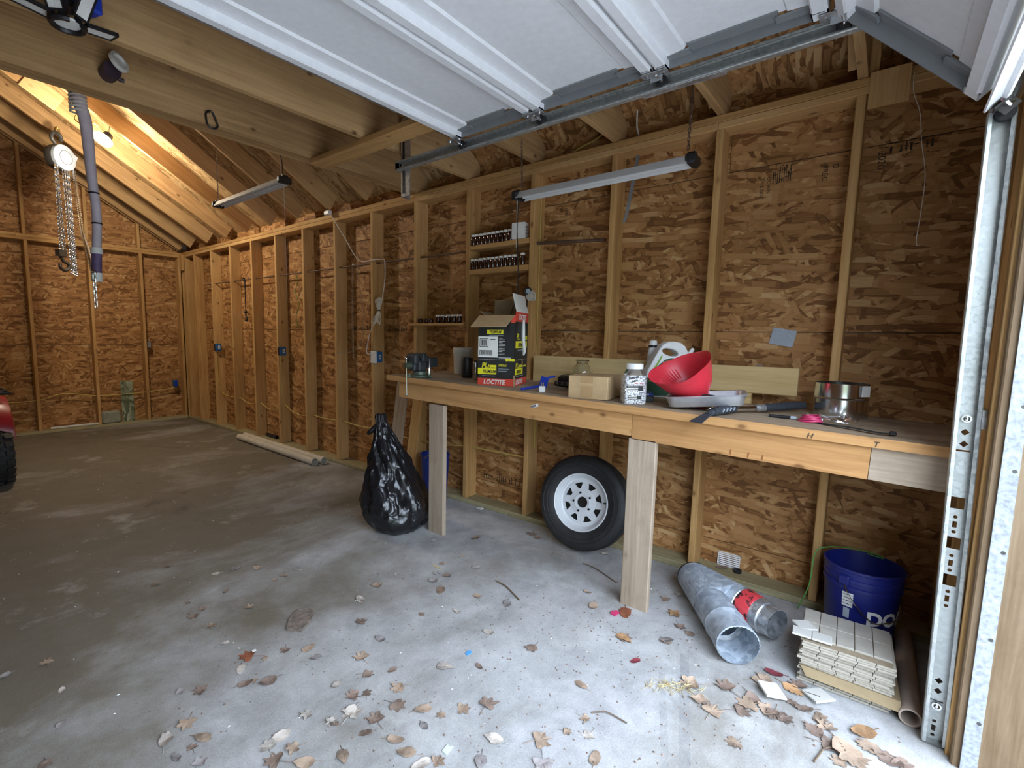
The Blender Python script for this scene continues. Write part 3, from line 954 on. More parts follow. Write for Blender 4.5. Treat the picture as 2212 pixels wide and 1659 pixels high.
for z in (1.160, .140):
    b = B(); b.cyl((.003, yt(z), z), (.012, yt(z), z), .013, seg=16); b.sphere((.003, yt(z), z), .009, 10, 6, (.6, 1, 1)); b.build('bolt', 'shiny_steel', dt)
    br = B(); br.box((.022, yt(z)-.020, z), (.004, .070, .062)); br.box((.060, -.0535, z), (.085, .003, .062)); br.box((.022, yt(z)-.030, z+.029), (.012, .085, .004)); br.box((.022, yt(z)-.030, z-.029), (.012, .085, .004))
    br.build('jamb_bracket', 'galvanized', dt)
# splice plate near the bend and hanger angle at the far end
b = B(); b.box((.018, .55-oy, 2.497), (.006, .34, .020)); b.box((.0, .55-oy, 2.489), (.03, .34, .003)); b.build('stiffener', 'galvanized', dt)
b = B()
b.box((.022, 2.318-oy, 2.58), (.004, .085, .50)); b.box((.062, 2.360-oy, 2.58), (.080, .004, .50)); 
ha = b.build('hanger_angle', 'galvanized', dt)
b = B(); b.box((.019, 2.335-oy, 2.58), (.003, .018, .46)); b.build('slot', 'black_plastic', ha)
b = B(); b.cyl((.008, 2.350-oy, 2.53), (.03, 2.350-oy, 2.53), .011, seg=8); b.build('bolt', 'shiny_steel', ha)

# ------------------------------------------------------------------ hanging lights
def shop_light(name, label, p0, p1, chain_tops, cord=None, on=False):
    p0, p1 = Vector(p0), Vector(p1)
    c = (p0+p1)/2; d = (p1-p0); L = d.length
    t = thing(name, label, 'light fixture', c, math.atan2(d.y, d.x))
    b = B(); w, h = .055, .042
    pr = [(-w, -.5*h), (-w*.6, .5*h), (w*.6, .5*h), (w, -.5*h), (w-.004, -.5*h), (w*.56, .5*h-.004), (-w*.56, .5*h-.004), (-w+.004, -.5*h)]
    m = Matrix(((0, 0, 1, 0), (1, 0, 0, 0), (0, 1, 0, 0), (0, 0, 0, 1)))
    b.prism(pr, -L/2+.03, L/2-.03, m); b.build('housing', 'fixture_white', t)
    for s in (-1, 1):
        b = B(); b.cyl((-L/2+.035, s*.021, .000), (L/2-.035, s*.021, .000), .013, seg=14); b.build('tube', 'tube_white', t)
        b = B(); b.bevel_box((s*(L/2-.018), 0, .002), (.050, .115, .056), .012); b.box((s*(L/2-.018), 0, .032), (.03, .05, .014)); b.build('end_cap', 'black_plastic', t)
    for top, fr in chain_tops:
        a = t.matrix_basis.inverted() @ Vector(top)
        b = B(); q = Vector((fr*L, 0, .03)); chain(b, [q+Vector((0, 0, .03)), a], .028, .0022, .011)
        b.tube([q, q+Vector((0, .0, .035))], .002, 5); b.build('chain', 'rusty_steel' if not on else 'shiny_steel', t)
    return t
sl = shop_light('shop_light', 'unlit fluorescent shop light with black end caps chained above workbench', (-.30, 1.743, 2.316), (-.30, .616, 2.338), [((-.30, 1.71, 2.68), -.46), ((-.30, .655, 2.68), .46)])
bb = B(); bb.tube(smooth_path([(-.565, .03, -.01), (-.575, .035, -.2), (-.56, .04, -.45), (-.535, .0, -.66), (-.50, -.10, -.74), (-.44, -.21, -.83), (-.43, -.23, -.90)], 6), .004, 6); bb.build('power_cord', 'cord_black', sl)
bb = B(); bb.tube([(-.54, -.02, -.02), (-.54, -.02, -.33)], .0012, 4); bb.build('pull_string', 'cord_white', sl)
sl2 = shop_light('shop_light', 'white shop light hanging by chain and cord below the bare rafters', (-.90, 4.880, 2.640), (-.90, 3.600, 2.640), [((-.90, 4.86, 3.19), -.485)], on=True)
bb = B(); bb.tube(smooth_path([(.60, 0, .03), (.595, .0, .12), (.55, .01, .26), (.53, .0, .56)], 6), .004, 6); bb.build('power_cord', 'cord_black', sl2)
bb = B(); bb.tube([(.56, 0, .03), (.56, 0, .5)], .0015, 4); bb.tube([(.61, .0, -.02), (.62, .0, -.95)], .0012, 4); bb.build('pull_string', 'cord_white', sl2)

# warm lamp screwed to a rafter at the back: the light that fills the rear of the garage
lx, ly, lz = -1.50, 6.12, 3.375
lm = thing('ceiling_lamp', 'glowing white lamp with black socket mounted among the rear rafters', 'lamp', (lx, ly, lz), 0)
b = B(); b.cyl((.055, .03, .060), (.01, 0, .0), .045, .050, 20); b.build('socket', 'black_plastic', lm)
b = B(); b.lathe([(.0, -.040), (.05, -.036), (.085, -.018), (.090, .004), (.05, .014), (0, .014)], 28, (0, 0, 0), (0, R(32), R(20))); b.build('lamp_disc', 'lamp_white', lm)
b = B(); b.tube([(.06, .03, .06), (.10, .10, .26)], .003, 5); b.build('wire', 'cord_black', lm)
ld = bpy.data.lights.new('lamp_light', 'POINT'); ld.energy = 90; ld.color = (1.0, .885, .70); ld.shadow_soft_size = .10
lo = bpy.data.objects.new('lamp_light', ld); lo.location = (lx-.05, ly, lz-.13); COL.objects.link(lo)

# folding work light above the doubled beam, near the door
wk = thing('work_light', 'black folding LED work light with pale panels screwed to a blue box', 'work light', (-2.535, 2.315, 2.590), R(20))
b = B(); b.bevel_box((.055, -.01, .120), (.12, .07, .07), .01); b.build('box', 'tool_blue', wk)
b = B(); b.cyl((0, 0, .055), (0, 0, .11), .035, .03, 16); b.build('socket', 'black_plastic', wk)
b = B()
rg = [(.052*math.cos(a), .052*math.sin(a), .0) for a in [R(18*i-60) for i in range(18)]]
b.tube(rg, .011, 6); b.build('ring', 'black_plastic', wk)
b = B(); b.cyl((0, 0, .004), (0, 0, .012), .042, seg=24); b.build('disc', 'led_face', wk)
b = B()
for a in range(5): b.box((.043*math.cos(R(72*a)), .043*math.sin(R(72*a)), .035), (.012, .02, .06), (0, 0, R(72*a)))
b.build('arm', 'black_plastic', wk)
for a, tilt in ((205, 68), (285, 62), (150, 12), (-10, 8)):
    pr = B(); L, w = .115, .066
    m4 = Matrix.Rotation(R(a), 4, 'Z') @ Matrix.Translation((.052, 0, .020)) @ Matrix.Rotation(R(-tilt), 4, 'Y')
    for cc, dd in (((L/2, w/2-.004, 0), (L, .008, .014)), ((L/2, -w/2+.004, 0), (L, .008, .014)), ((.004, 0, 0), (.008, w, .014)), ((L-.004, 0, 0), (.008, w, .014))):
        pr.box(cc, dd)
    for v in pr.bm.verts: v.co = m4 @ v.co
    fr = pr.build('panel_frame', 'black_plastic', wk)
    pr = B(); pr.box((L/2, 0, -.001), (L-.014, w-.014, .006))
    for v in pr.bm.verts: v.co = m4 @ v.co
    pr.build('led_panel', 'led_face', fr)

# dust pipe stub through the beam: purple-stained elbow with a white flange
st = thing('pipe_fitting', 'purple stained pipe stub with white flange sticking out of the beam', 'pipe fitting', (-2.235, 2.99, 2.735))
b = B(); b.tube(smooth_path([(0, .06, .01), (0, -.02, .005), (.005, -.06, .01)], 4), .042, 18); b.build('stub', 'purple_dark', st)
b = B(); b.lathe([(.030, -.012), (.048, -.010), (.052, .0), (.050, .010), (.036, .012), (.030, .0), (.030, -.012)], 24, (.030, -.075, .050), (R(68), 0, R(30))); b.lathe([(0, 0), (.032, 0)], 24, (.030, -.074, .050), (R(68), 0, R(30))); b.build('flange', 'dirty_white', st)
b = B(); b.cyl((.035, -.03, -.015), (.062, -.035, -.02), .010, seg=10); b.build('nipple', 'purple_dark', st)

# hanging clear hose with purple cuff and white couplings
hp = thing('hose', 'translucent hose with purple cuff hanging below the beam', 'hose', (-2.262, 3.36, 1.70))
pts = smooth_path([(-.03, 0, 1.10), (-.028, 0, 1.0), (0, 0, .88), (.010, 0, .60), (.022, 0, .38), (.010, 0, .16), (.004, 0, .0)], 6)
b = B(); b.tube([p for p in pts if p.z > .12], [.033-.009*min(1, max(0, (1.0-p.z)/.5)) for p in pts if p.z > .12], 18); b.build('hose_wall', 'pvc_tint', hp)
b = B()
for i in range(6): b.lathe([(.036, -.005), (.044, -.003), (.044, .003), (.036, .005)], 20, (-.030, 0, .935+i*.020), (0, R(-6), 0))
b.build('coupling', 'dirty_white', hp)
b = B(); b.tube([(-.028, 0, 1.06), (-.01, -.10, 1.10)], .04, 16); b.build('elbow', 'purple_dark', hp)
b = B(); b.cyl((.010, 0, .16), (.002, 0, .02), .026, .026, 20); b.build('cuff', 'purple_primer', hp)
b = B(); b.cyl((.010, 0, .19), (.010, 0, .155), .030, .030, 20); b.build('white_coupling', 'white_plastic', hp)
b = B(); b.cyl((.003, 0, .045), (.002, 0, -.005), .029, .027, 20); b.build('white_coupling', 'white_plastic', hp)
for z, x in ((.50, .016), (.33, .021)):
    b = B(); b.lathe([(.0235, -.004), (.0275, -.004), (.0275, .004), (.0235, .004)], 20, (x, 0, z)); b.build('band', 'black_plastic', hp)

# carabiner on a nail in the beam
cb = thing('carabiner', 'black carabiner hanging on a nail in the beam', 'carabiner', (-1.722, 2.985, 2.66))
b = B(); ring = [(-.020, 0, .060), (-.032, 0, .040), (-.026, 0, -.010), (-.010, 0, -.030), (.012, 0, -.030), (.030, 0, -.018), (.034, 0, .0), (.012, 0, .050), (-.002, 0, .066)]
b.tube(smooth_path(ring+[ring[0]], 4)[:-1], .0055, 8, closed=True); b.build('body', 'black_plastic', cb)
b = B(); b.cyl((-.008, .03, .055), (-.008, -.014, .062), .003, seg=6); b.build('nail', 'rusty_steel', cb)

# chain hoist under the rear rafters
hx, hy, hz = -1.695, 7.08, 3.34
ho = thing('chain_hoist', 'silver chain hoist with hook hanging from a rear rafter', 'hoist', (hx, hy, hz), R(32))
b = B(); b.lathe([(.0, -.055), (.10, -.055), (.135, -.045), (.14, -.02), (.14, .02), (.135, .045), (.10, .055), (0, .055)], 28, (0, 0, .0), (R(90), 0, 0)); b.build('body', 'dark_steel', ho)
b = B(); b.lathe([(.0, .0), (.135, .0), (.135, .035), (.09, .05), (0, .052)], 28, (-.0, -.050, .0), (R(90), 0, 0)); b.box((.105, -.07, .045), (.09, .035, .05), (0, R(20), 0)); cv = b.build('chain_cover', 'grey_mark', ho)
b = B(); b.lathe([(.070, .0), (.074, .006), (.078, .0)], 28, (0, -.098, 0), (R(90), 0, 0)); b.build('ring_mark', 'dark_steel', cv)
b = B(); b.tube(smooth_path([(-.03, 0, .15), (-.065, 0, .19), (-.05, 0, .25), (.0, 0, .27), (.045, 0, .24), (.04, 0, .19)], 5), [.020]*26, 8); b.build('top_hook', 'dark_steel', ho)
b = B(); b.tube(smooth_path([(-.02, 0, .27), (-.01, .01, .32), (.02, 0, .33), (.03, 0, .27)], 4), .010, 6); b.build('eye', 'brass', ho)
inv = lambda p: ho.matrix_basis.inverted() @ Vector(p)
for i, (x0, x1, z1) in enumerate(((-.105, -.12, -1.10), (-.095, -.075, -1.10), (-.015, .00, -1.28), (.015, .03, -1.24), (.035, .045, -1.30))):
    b = B(); chain(b, [(x0, -.07, -.11), (x0*.6+x1*.4, -.07, -.6), (x1, -.07, z1)], .052, .006, .030); b.build('chain', 'shiny_steel', ho)
b = B(); tgt = inv((-2.285, 3.30, 1.74)); chain(b, smooth_path([(.11, -.07, -.10), Vector((.11, -.07, -.10)).lerp(tgt, .45)+Vector((0, 0, -.22)), tgt.lerp(Vector((.11, -.07, -.10)), .2)+Vector((0, 0, -.10)), tgt], 8), .045, .0045, .024); b.build('chain', 'shiny_steel', ho)
b = B(); chain(b, [tgt, tgt+Vector((0, 0, -.20))], .03, .003, .015); b.build('chain_tail', 'shiny_steel', ho)
b = B(); hk = [(-.06, 0, .10), (-.03, 0, .06), (-.005, 0, .02), (.045, 0, .0), (.05, 0, -.05), (.0, 0, -.08), (-.05, 0, -.05), (-.05, 0, -.01)]
b.tube([Vector(p)+Vector((-.09, -.07, -1.18)) for p in smooth_path(hk, 4)], .018, 8); b.box((-.12, -.07, -1.07), (.09, .06, .07)); b.build('load_hook', 'dark_steel', ho)

# wiring left hanging above the top plate
def wire(name, label, pts, r, mat, cat='cable', group=None, seg=6, sub=5):
    p0 = Vector(pts[0])
    b = B(); b.tube([Vector(p)-p0 for p in smooth_path(pts, sub)], r, seg)
    return tag(b.build(name, mat, None, p0), label, cat, group)
lw = thing('loose_wire', 'grey cable end with bare copper and red wires beside a joist', 'cable', (.06, 1.09, 2.66))
b = B(); b.tube(smooth_path([(.02, -.015, -.01), (0, 0, .06), (.005, .005, .14), (.0, .005, .19)], 5), .005, 6); b.build('sheath', 'romex_white', lw)
for i, (mm, pp) in enumerate((('red_plastic', [(0, .005, .19), (-.03, .03, .21), (-.05, .05, .20), (-.06, .04, .215)]), ('copper_wire', [(0, .005, .19), (.0, -.01, .23), (.01, -.015, .27)]), ('copper_wire', [(0, .005, .19), (-.02, .035, .195), (-.04, .06, .205)]), ('cord_white', [(0, .005, .19), (-.02, .05, .18), (-.03, .07, .19)]))):
    b = B(); b.tube(smooth_path(pp, 4), .0025, 5); b.build('conductor', mm, lw)
wire('cable', 'pale yellow cable bowing from the rafter bay above the shop light', [(.10, 1.60, 2.66), (.10, 1.50, 2.70), (.10, 1.38, 2.73), (.10, 1.30, 2.78), (.10, 1.29, 2.84)], .005, 'romex_yellow')
wire('cable', 'yellow cable looping near the lamp among the rear rafters', [(-1.62, 6.05, 3.60), (-1.72, 6.0, 3.52), (-1.76, 5.95, 3.44), (-1.70, 5.92, 3.40), (-1.60, 6.0, 3.47), (-1.52, 6.08, 3.45)], .006, 'romex_yellow')

# ------------------------------------------------------------------ things on the right wall
def zb(y): return 1.0498+.02203*y          # the bench top falls slightly towards the doorway
SLOPE = math.atan(.02203)

def sq(y0, y1, z0, z1, x, n=0): return None

# steel rods threaded through the studs
def rod(label, y0, y1, z0, z1, x, r):
    b = B(); b.cyl((0, 0, 0), (0, y1-y0, z1-z0), r, seg=8)
    return tag(b.build('steel_rod', 'rusty_steel', None, (x, y0, z0)), label, 'rod')
rod('long thin rusty rod threaded through the far studs', 2.46, 7.70, 2.092, 2.108, .05, .008)
rod('grey conduit piece in the stud bay right of the jar shelves', 1.262, 1.80, 2.052, 2.086, .05, .012)

# electrical boxes nailed to the studs
def outlet(k, label, cover=False, mat='outlet_blue'):
    y = k*S-.038
    t = thing('outlet_box', label, 'electrical box', (.03, y-.028, 1.185))
    b = B(); b.bevel_box((0, 0, 0), (.085, .055, .105), .005); b.build('box', mat, t)
    b = B(); b.box((.008, -.0285, .002), (.028, .002, .045)); s_ = b.build('sticker', 'paper_white', t)
    b = B(); b.box((.008, -.030, .002), (.014, .002, .022)); b.build('print', 'stile_steel', s_)
    if cover:
        b = B(); b.bevel_box((-.050, 0, 0), (.022, .075, .120), .006, seg=2); b.build('cover', 'white_plastic', t)
    else:
        b = B(); b.box((-.0435, 0, 0), (.002, .046, .094)); b.build('receptacle', 'black_plastic', t)
    return t
outlet(12, 'blue outlet box on the far stud nearest the back corner')
outlet(9, 'blue outlet box on a mid wall stud with cable below')
ob = outlet(6, 'blue outlet box with white cover and plugged white cord', True)

# yellow cables sagging from stud to stud
def cable_run(label, knots_, r=.0055, mat='romex_yellow'):
    return wire('cable', label, knots_, r, mat, 'cable', sub=4)
def sag(y0, y1, z0, z1, d, x=.06): return [(x, y0, z0), (x, y0+(y1-y0)*.35, z0+(z1-z0)*.35-d), (x, y0+(y1-y0)*.7, z0+(z1-z0)*.7-d), (x, y1, z1)]
run = []
for (y0, z0), (y1, z1), d in (((7.315, .53), (6.69, .50), .03), ((6.69, .50), (6.08, .48), .045), ((6.08, .48), (5.47, .52), .07), ((5.47, .52), (4.86, .46), .05), ((4.86, .46), (4.25, .465), .01), ((4.25, .465), (3.64, .455), .012), ((3.64, .455), (2.42, .47), .03), ((2.42, .47), (1.86, .475), .0)):
    seg_ = sag(y0, y1, z0, z1, d)
    run += seg_ if not run else seg_[1:]
cable_run('yellow cable sagging through the studs along the right wall', run)
cable_run('yellow cable running down the stud below the mid wall outlet', [(.02, 5.442, 1.13), (.025, 5.440, .95), (.03, 5.440, .65), (.06, 5.445, .515)])
cable_run('yellow cable running down the stud below the far outlet', [(.02, 7.272, 1.13), (.025, 7.270, .95), (.03, 7.270, .70), (.06, 7.272, .53)])
cable_run('yellow cable stapled down the stud beside the jar shelves', [(.075, 1.783, 2.45), (.074, 1.785, 2.1), (.072, 1.784, 1.6), (.075, 1.783, 1.1), (.08, 1.784, .55)], .004)

# white cord from a socket over the plate to the bundle and outlet
wc = thing('extension_cord', 'white cord with socket draped over studs and tied in a bundle', 'cord', (-.05, 4.28, 2.645))
o0 = Vector((-.05, 4.28, 2.645))
b = B(); b.bevel_box((0, 0, .0), (.045, .085, .045), .010, (0, 0, 0), 2); b.build('socket', 'white_plastic', wc)
b = B(); b.tube([Vector(p)-o0 for p in smooth_path([(-.04, 4.25, 2.63), (-.03, 4.05, 2.40), (-.02, 3.86, 2.17), (-.012, 3.76, 2.115), (-.010, 3.60, 2.118), (-.008, 3.47, 2.112), (-.006, 3.435, 2.09), (-.012, 3.43, 1.90), (-.020, 3.47, 1.70)], 5)], .0045, 6); b.build('upper_cord', 'cord_white', wc)
for i in range(6):
    a = (i-2.5)*.011
    b = B(); b.tube([Vector(p)-o0 for p in smooth_path([(-.025, 3.50+a*.3, 1.635), (-.03-.004*(i % 2), 3.50+a*1.2, 1.69), (-.03, 3.50+a*1.6, 1.765-.01*abs(i-2)), (-.024, 3.49+a*1.0, 1.70), (-.025, 3.50+a*.3, 1.635), (-.03, 3.53+a*1.3, 1.57), (-.03, 3.55+a*2.4, 1.50+.012*(i % 3)), (-.024, 3.53+a*2.0, 1.56), (-.025, 3.50+a*.3, 1.635)], 4)], .0035, 5); b.build('bundle_loop', 'cord_white', wc)
b = B(); b.lathe([(.012, -.006), (.016, -.004), (.016, .004), (.012, .006)], 12, Vector((-.027, 3.50, 1.635))-o0); b.build('twist_tie', 'dark_steel', wc)
b = B(); b.tube([Vector(p)-o0 for p in smooth_path([(-.025, 3.55, 1.55), (-.025, 3.64, 1.42), (-.03, 3.68, 1.28), (-.045, 3.66, 1.22), (-.035, 3.62, 1.215)], 5)], .0045, 6); b.build('lower_cord', 'cord_white', wc)
bk_ = wire('cord', 'black cord hanging from the beam down to the white socket', [(-.05, 4.285, 2.665), (-.05, 4.30, 2.76), (-.045, 4.28, 2.95), (-.05, 4.275, 3.02)], .005, 'cord_black')

# clear tubing looped over the rod
wire('clear_tubing', 'clear plastic tubing looped over the rod between two studs', [(.03, 3.985, 1.16), (.03, 3.99, 1.5), (.03, 3.985, 1.9), (.035, 3.98, 2.105), (.05, 3.93, 2.09), (.05, 3.90, 1.9), (.05, 3.84, 1.6), (.05, 3.86, 1.35), (.04, 3.98, 1.245), (.0, 4.10, 1.21), (-.006, 4.22, 1.205)], .008, 'clear_plastic', 'tubing')
wire('green_wire', 'thin green wire dangling in a far stud bay', [(.10, 5.17, 2.10), (.10, 5.14, 2.0), (.10, 5.20, 1.9), (.10, 5.12, 1.75), (.10, 5.19, 1.62), (.10, 5.16, 1.46)], .003, 'cord_green', 'wire')
hkst = thing('hook_strap', 'black strap with a hook at each end hung on the rod', 'strap', (.04, 6.35, 2.10))
b = B(); b.tube(smooth_path([(-.012, 0, -.02), (-.02, .02, .01), (0, .03, .03), (.015, .02, .0), (.0, .0, -.05), (0, 0, -.10)], 4), .009, 6); b.build('upper_hook', 'black_plastic', hkst)
b = B(); b.box((0, 0, -.26), (.004, .022, .34)); b.build('strap', 'black_plastic', hkst)
b = B(); b.tube(smooth_path([(0, 0, -.42), (0, .0, -.47), (0, -.03, -.50), (0, -.02, -.54), (0, .03, -.53)], 4), .010, 6); b.sphere((0, 0, -.42), .022, 8, 6); b.build('lower_hook', 'black_plastic', hkst)

# loose string hanging from the plywood patch, dangling plastic strip, plastic-wrapped card
wire('string', 'thin pale string dangling from the plywood patch on the plate', [(-.018, -.20, 2.60), (-.02, -.205, 2.52), (-.02, -.235, 2.42), (-.02, -.25, 2.30), (-.02, -.275, 2.15), (-.02, -.275, 2.0), (-.02, -.27, 1.86), (-.02, -.285, 1.84)], .0016, 'cord_white', 'string', seg=4)
b = B(); ps = smooth_path([(0, 0, .39), (0, .03, .2), (0, .055, .05), (0, .07, .0)], 4)
for p, q in zip(ps, ps[1:]): b._faces([p+Vector((0, -.012, 0)), p+Vector((0, .012, 0)), q+Vector((0, .010, 0)), q+Vector((0, -.010, 0)), p+Vector((.001, -.012, 0)), p+Vector((.001, .012, 0)), q+Vector((.001, .010, 0)), q+Vector((.001, -.010, 0))], [(0, 1, 2, 3), (7, 6, 5, 4), (0, 3, 7, 4), (1, 5, 6, 2)])
tag(b.build('plastic_strip', 'stile_steel', None, (-.01, 1.045, 2.132)), 'grey plastic strip dangling against the stud right of the shop light chain', 'strip')
pc_ = thing('wrapped_card', 'small clear plastic wrapped card pinned to the strand board', 'card', (.134, .232, 1.424), 0, rot=(0, 0, 0))
b = B(); b.box((0, 0, 0), (.003, .112, .090), (R(10), 0, 0)); b.build('card', 'grey_mark', pc_)
b = B()
random.seed(8)
gr = [[None]*7 for _ in range(6)]
for i in range(6):
    for j in range(7):
        v = Vector((-.004-random.random()*.006, (j/6-.5)*.125, (i/5-.5)*.100)); v = Euler((R(10), 0, 0)).to_matrix() @ v
        gr[i][j] = b.bm.verts.new(v)
for i in range(5):
    for j in range(6): b.bm.faces.new((gr[i][j], gr[i][j+1], gr[i+1][j+1], gr[i+1][j]))
b.build('plastic_wrap', 'clear_plastic', pc_)

# printed stamps on the strand board: flat lettering in faint ink
def stamp(y, z, lines, size, rot90=True):
    for i, s_ in enumerate(lines):
        r_ = (R(90), R(90), R(-90)) if rot90 else (R(90), 0, R(-90))
        loc = (.1388, y - (i*size*1.25 if rot90 else 0), z - (0 if rot90 else i*size*1.25))
        text(wall_r, s_, size, 'stamp_ink', loc, r_, 'printed_stamp', extrude=.0002)
stamp(.40, 2.30, ['THIS SIDE', 'DOWN'], .026)
stamp(.12, 2.31, ['PREC', 'D'], .034)
stamp(-.10, 2.33, ['2020'], .042)
stamp(1.70, 2.33, ['D', '13', '2020'], .032)
for (y, z, w, h, n) in ((.47, 2.315, .012, .08, 5), (.30, 2.31, .09, .10, 9), (-.20, 2.34, .20, .055, 11), (2.10, 2.255, .26, .06, 14), (2.10, .235, .44, .07, 22), (3.42, 1.465, .26, .055, 12), (4.0, 1.48, .25, .05, 9)):
    b = B()
    random.seed(int(y*100)+7)
    for i in range(n):
        yy = -w/2+w*(i+.5)/n; hh = h*random.uniform(.5, 1.0)
        if random.random() < .7: b.box((0, yy, -h/2+hh/2), (.0006, w/n*random.uniform(.2, .5), hh))
        for _ in range(2):
            b.box((0, yy, random.uniform(-h/2, h/2)), (.0006, w/n*random.uniform(.6, 1.1), h*random.uniform(.03, .07)))
    b.build('printed_bars', 'stamp_ink', wall_r, (.1392, y, z), kind='stuff')

# shelves between the studs and the jars on them
def shelf(lo, hi, label, mat='stud_wood'):
    o = board('shelf', None, lo, hi, 'y', mat); return tag(o, label, 'shelf')
shelf((-.002, 1.8300, 2.088), (.138, 2.3995, 2.124), 'upper wooden jar shelf set between two studs')
shelf((-.004, 1.8300, 1.893), (.138, 2.3995, 1.935), 'second wooden jar shelf set between two studs')
shelf((-.055, 2.405, 1.490), (-.001, 3.06, 1.510), 'thin wooden shelf nailed across the studs above the vise')
def jar(loc, label, group, h=.085, r=.0195, cap=True, first=[None, None, None]):
    key = 0 if cap else 1
    t = thing('jar', label, 'jar', loc, 0, group)
    if first[key] is None:
        b = B(); b.lathe([(0, 0), (.92, 0), (1, .03), (1, .70), (.94, .76), (.90, .80), (0, .80)], 14)
        for v in b.bm.verts: v.co = Vector((v.co.x*.0195, v.co.y*.0195, v.co.z*.085))
        o = b.build('glass_body', 'amber_jar', t)
        b = B(); b.lathe([(.0, .80), (.88, .80), (.90, .82), (.90, .98), (.84, 1.0), (0, 1.0)], 14)
        for v in b.bm.verts: v.co = Vector((v.co.x*.0195, v.co.y*.0195, v.co.z*.085))
        c = b.build('cap', 'white_plastic' if cap else 'amber_jar', t)
        first[key] = (o.data, c.data)
    else:
        link('glass_body', first[key][0], 'amber_jar', t); link('cap', first[key][1], 'white_plastic', t)
    t.scale = (r/.0195, r/.0195, h/.085)
    return t
for i in range(11): jar((.022, 2.375-i*.0400, 2.124), 'dark jar with white cap in the row on the upper shelf', 'jars on the upper shelf')
for i in range(11): jar((.020, 2.378-i*.0405, 1.935), 'dark jar with white cap in the row on the second shelf', 'jars on the second shelf', .083)
jar((.018, 1.895, 1.935), 'lone dark jar with white cap at the end of the second shelf', None, .088)
for i in range(3): jar((-.028, 2.93-i*.055-(.02 if i else 0), 1.510), 'short dark jar without cap on the thin shelf', 'short jars on the thin shelf', .040, .024, False)
for i in range(5): jar((-.028, 2.715-i*.060, 1.510), 'dark jar with white cap on the thin shelf above the vise', 'jars on the thin shelf', .070, .024)
wb = thing('small_box', 'small white box with black print at the end of the jar shelf', 'box', (.02, 1.925, 2.124), R(10))
b = B(); b.bevel_box((0, 0, .058), (.075, .105, .116), .002); b.build('carton', 'paper_white', wb)
b = B(); b.box((.0, -.0530, .085), (.012, .0006, .016)); b.box((.012, -.0530, .062), (.04, .0006, .004)); b.box((.008, -.0530, .040), (.05, .0006, .004)); b.build('print', 'black_print', wb)

# ------------------------------------------------------------------ the workbench
wbn = thing('workbench', 'long rough lumber workbench with two grey legs along the wall', 'workbench', (-.33, 1.10, 0))
def bench_board(name, lo, hi, mats, slope=True):
    """board along y following the slope of the bench; slot 1 is its worn upper face"""
    lo, hi = Vector(lo), Vector(hi); s = hi-lo; c = (lo+hi)/2
    b = B(); b.box((0, 0, 0), (s.y, s.x, s.z))
    for f in b.bm.faces:
        if f.calc_center_median().z > s.z*.49: f.material_index = len(mats)-1
    o = b.build(name, mats, wbn, (c.x+.33, c.y-1.10, c.z), (0, -SLOPE if slope else 0, R(90)))
    return o
yc = (2.63-.455)/2
def zmid(y0, y1): return zb((y0+y1)/2)
xs = [-.67, -.532, -.394, -.256, -.118, -.003]
for i, (x0, x1) in enumerate(zip(xs, xs[1:])):
    zc = zmid(-.455, 2.63)
    bench_board('top_board', (x0+.001, -.455, zc-.038), (x1-.001, 2.63, zc), ['orange_wood' if i == 0 else 'bench_top_wood', 'bench_top_wood'])
def fascia(y0, y1, zlo_mid, mat, x0=-.645):
    zt = zmid(y0, y1)-.0385
    bench_board('fascia_board', (x0, y0, zlo_mid), (x0+.038, y1, zt), [mat])
fascia(.745, 2.515, .930, 'orange_wood')
fascia(-.195, .743, .886, 'orange_wood')
fascia(-.452, -.197, .874, 'grey_wood')
for y0, y1, zt in ((.618, .760, .899), (2.062, 2.204, .928)):
    o = board('leg', wbn, (-.645, y0, 0), (-.607, y1, zt), 'z', 'grey_wood'); o.location -= Vector((-.33, 1.10, 0))
o = board('ledger', wbn, (-.040, -.44, .90), (-.002, 2.60, .990), 'y', 'stud_wood'); o.location -= Vector((-.33, 1.10, 0)); o.rotation_euler = (0, -SLOPE, R(90))
# pencilled letters, a sticker and staples on the front
fz = lambda y: zb(y)-.010
text(wbn, 'H', .030, 'pencil_ink', (-.6712+.33, .01-1.10, fz(-.05)-.024), (R(90), 0, R(-90)), 'pencil_letter', shear=.25)
text(wbn, 'T', .030, 'pencil_ink', (-.6712+.33, -.200-1.10, fz(-.2)-.024), (R(90), 0, R(-90)), 'pencil_letter', shear=.15)
b = B(); b.box((0, 0, 0), (.001, .050, .018), (R(-20), 0, 0)); stk = b.build('sticker', 'paper_white', wbn, (-.6462+.33, 1.33-1.10, 1.005))
b = B()
for i in range(8): b.box((-.001, -.008+i*.0042, 0), (.001, .002, .013))
b.build('print_bars', 'black_print', stk, (0, 0, 0), (R(-20), 0, 0))
b = B()
for y, z in ((.285, .905), (.215, .903), (.160, .901)): b.box((-.6465+.33, y-1.10, z), (.003, .004, .022), (R(8), 0, 0))
b.build('staple', 'copper_wire', wbn)

bs1 = tag(board('backsplash_board', None, (-.035, .905, 1.075), (-.001, 1.74, 1.272), 'y', 'pine_clean'), 'pale pine board standing on the bench behind the carton and jars', 'board')
bs2 = tag(board('backsplash_board', None, (-.035, .125, 1.118), (-.001, .895, 1.264), 'y', 'pine_clean'), 'pale pine board with a dark knot nailed to studs behind the pan', 'board')
b = B(); b.lathe([(0, 0), (.024, 0)], 16, (.30-.50, -.0172, .062), (R(90), 0, 0)); b.build('knot', 'leaf_brown', bs2)
tag(board('wood_block', None, (-.05, .33, 1.0585), (-.012, .47, 1.118), 'y', 'pine_clean'), 'short pine block wedged under the nailed backsplash board', 'block')

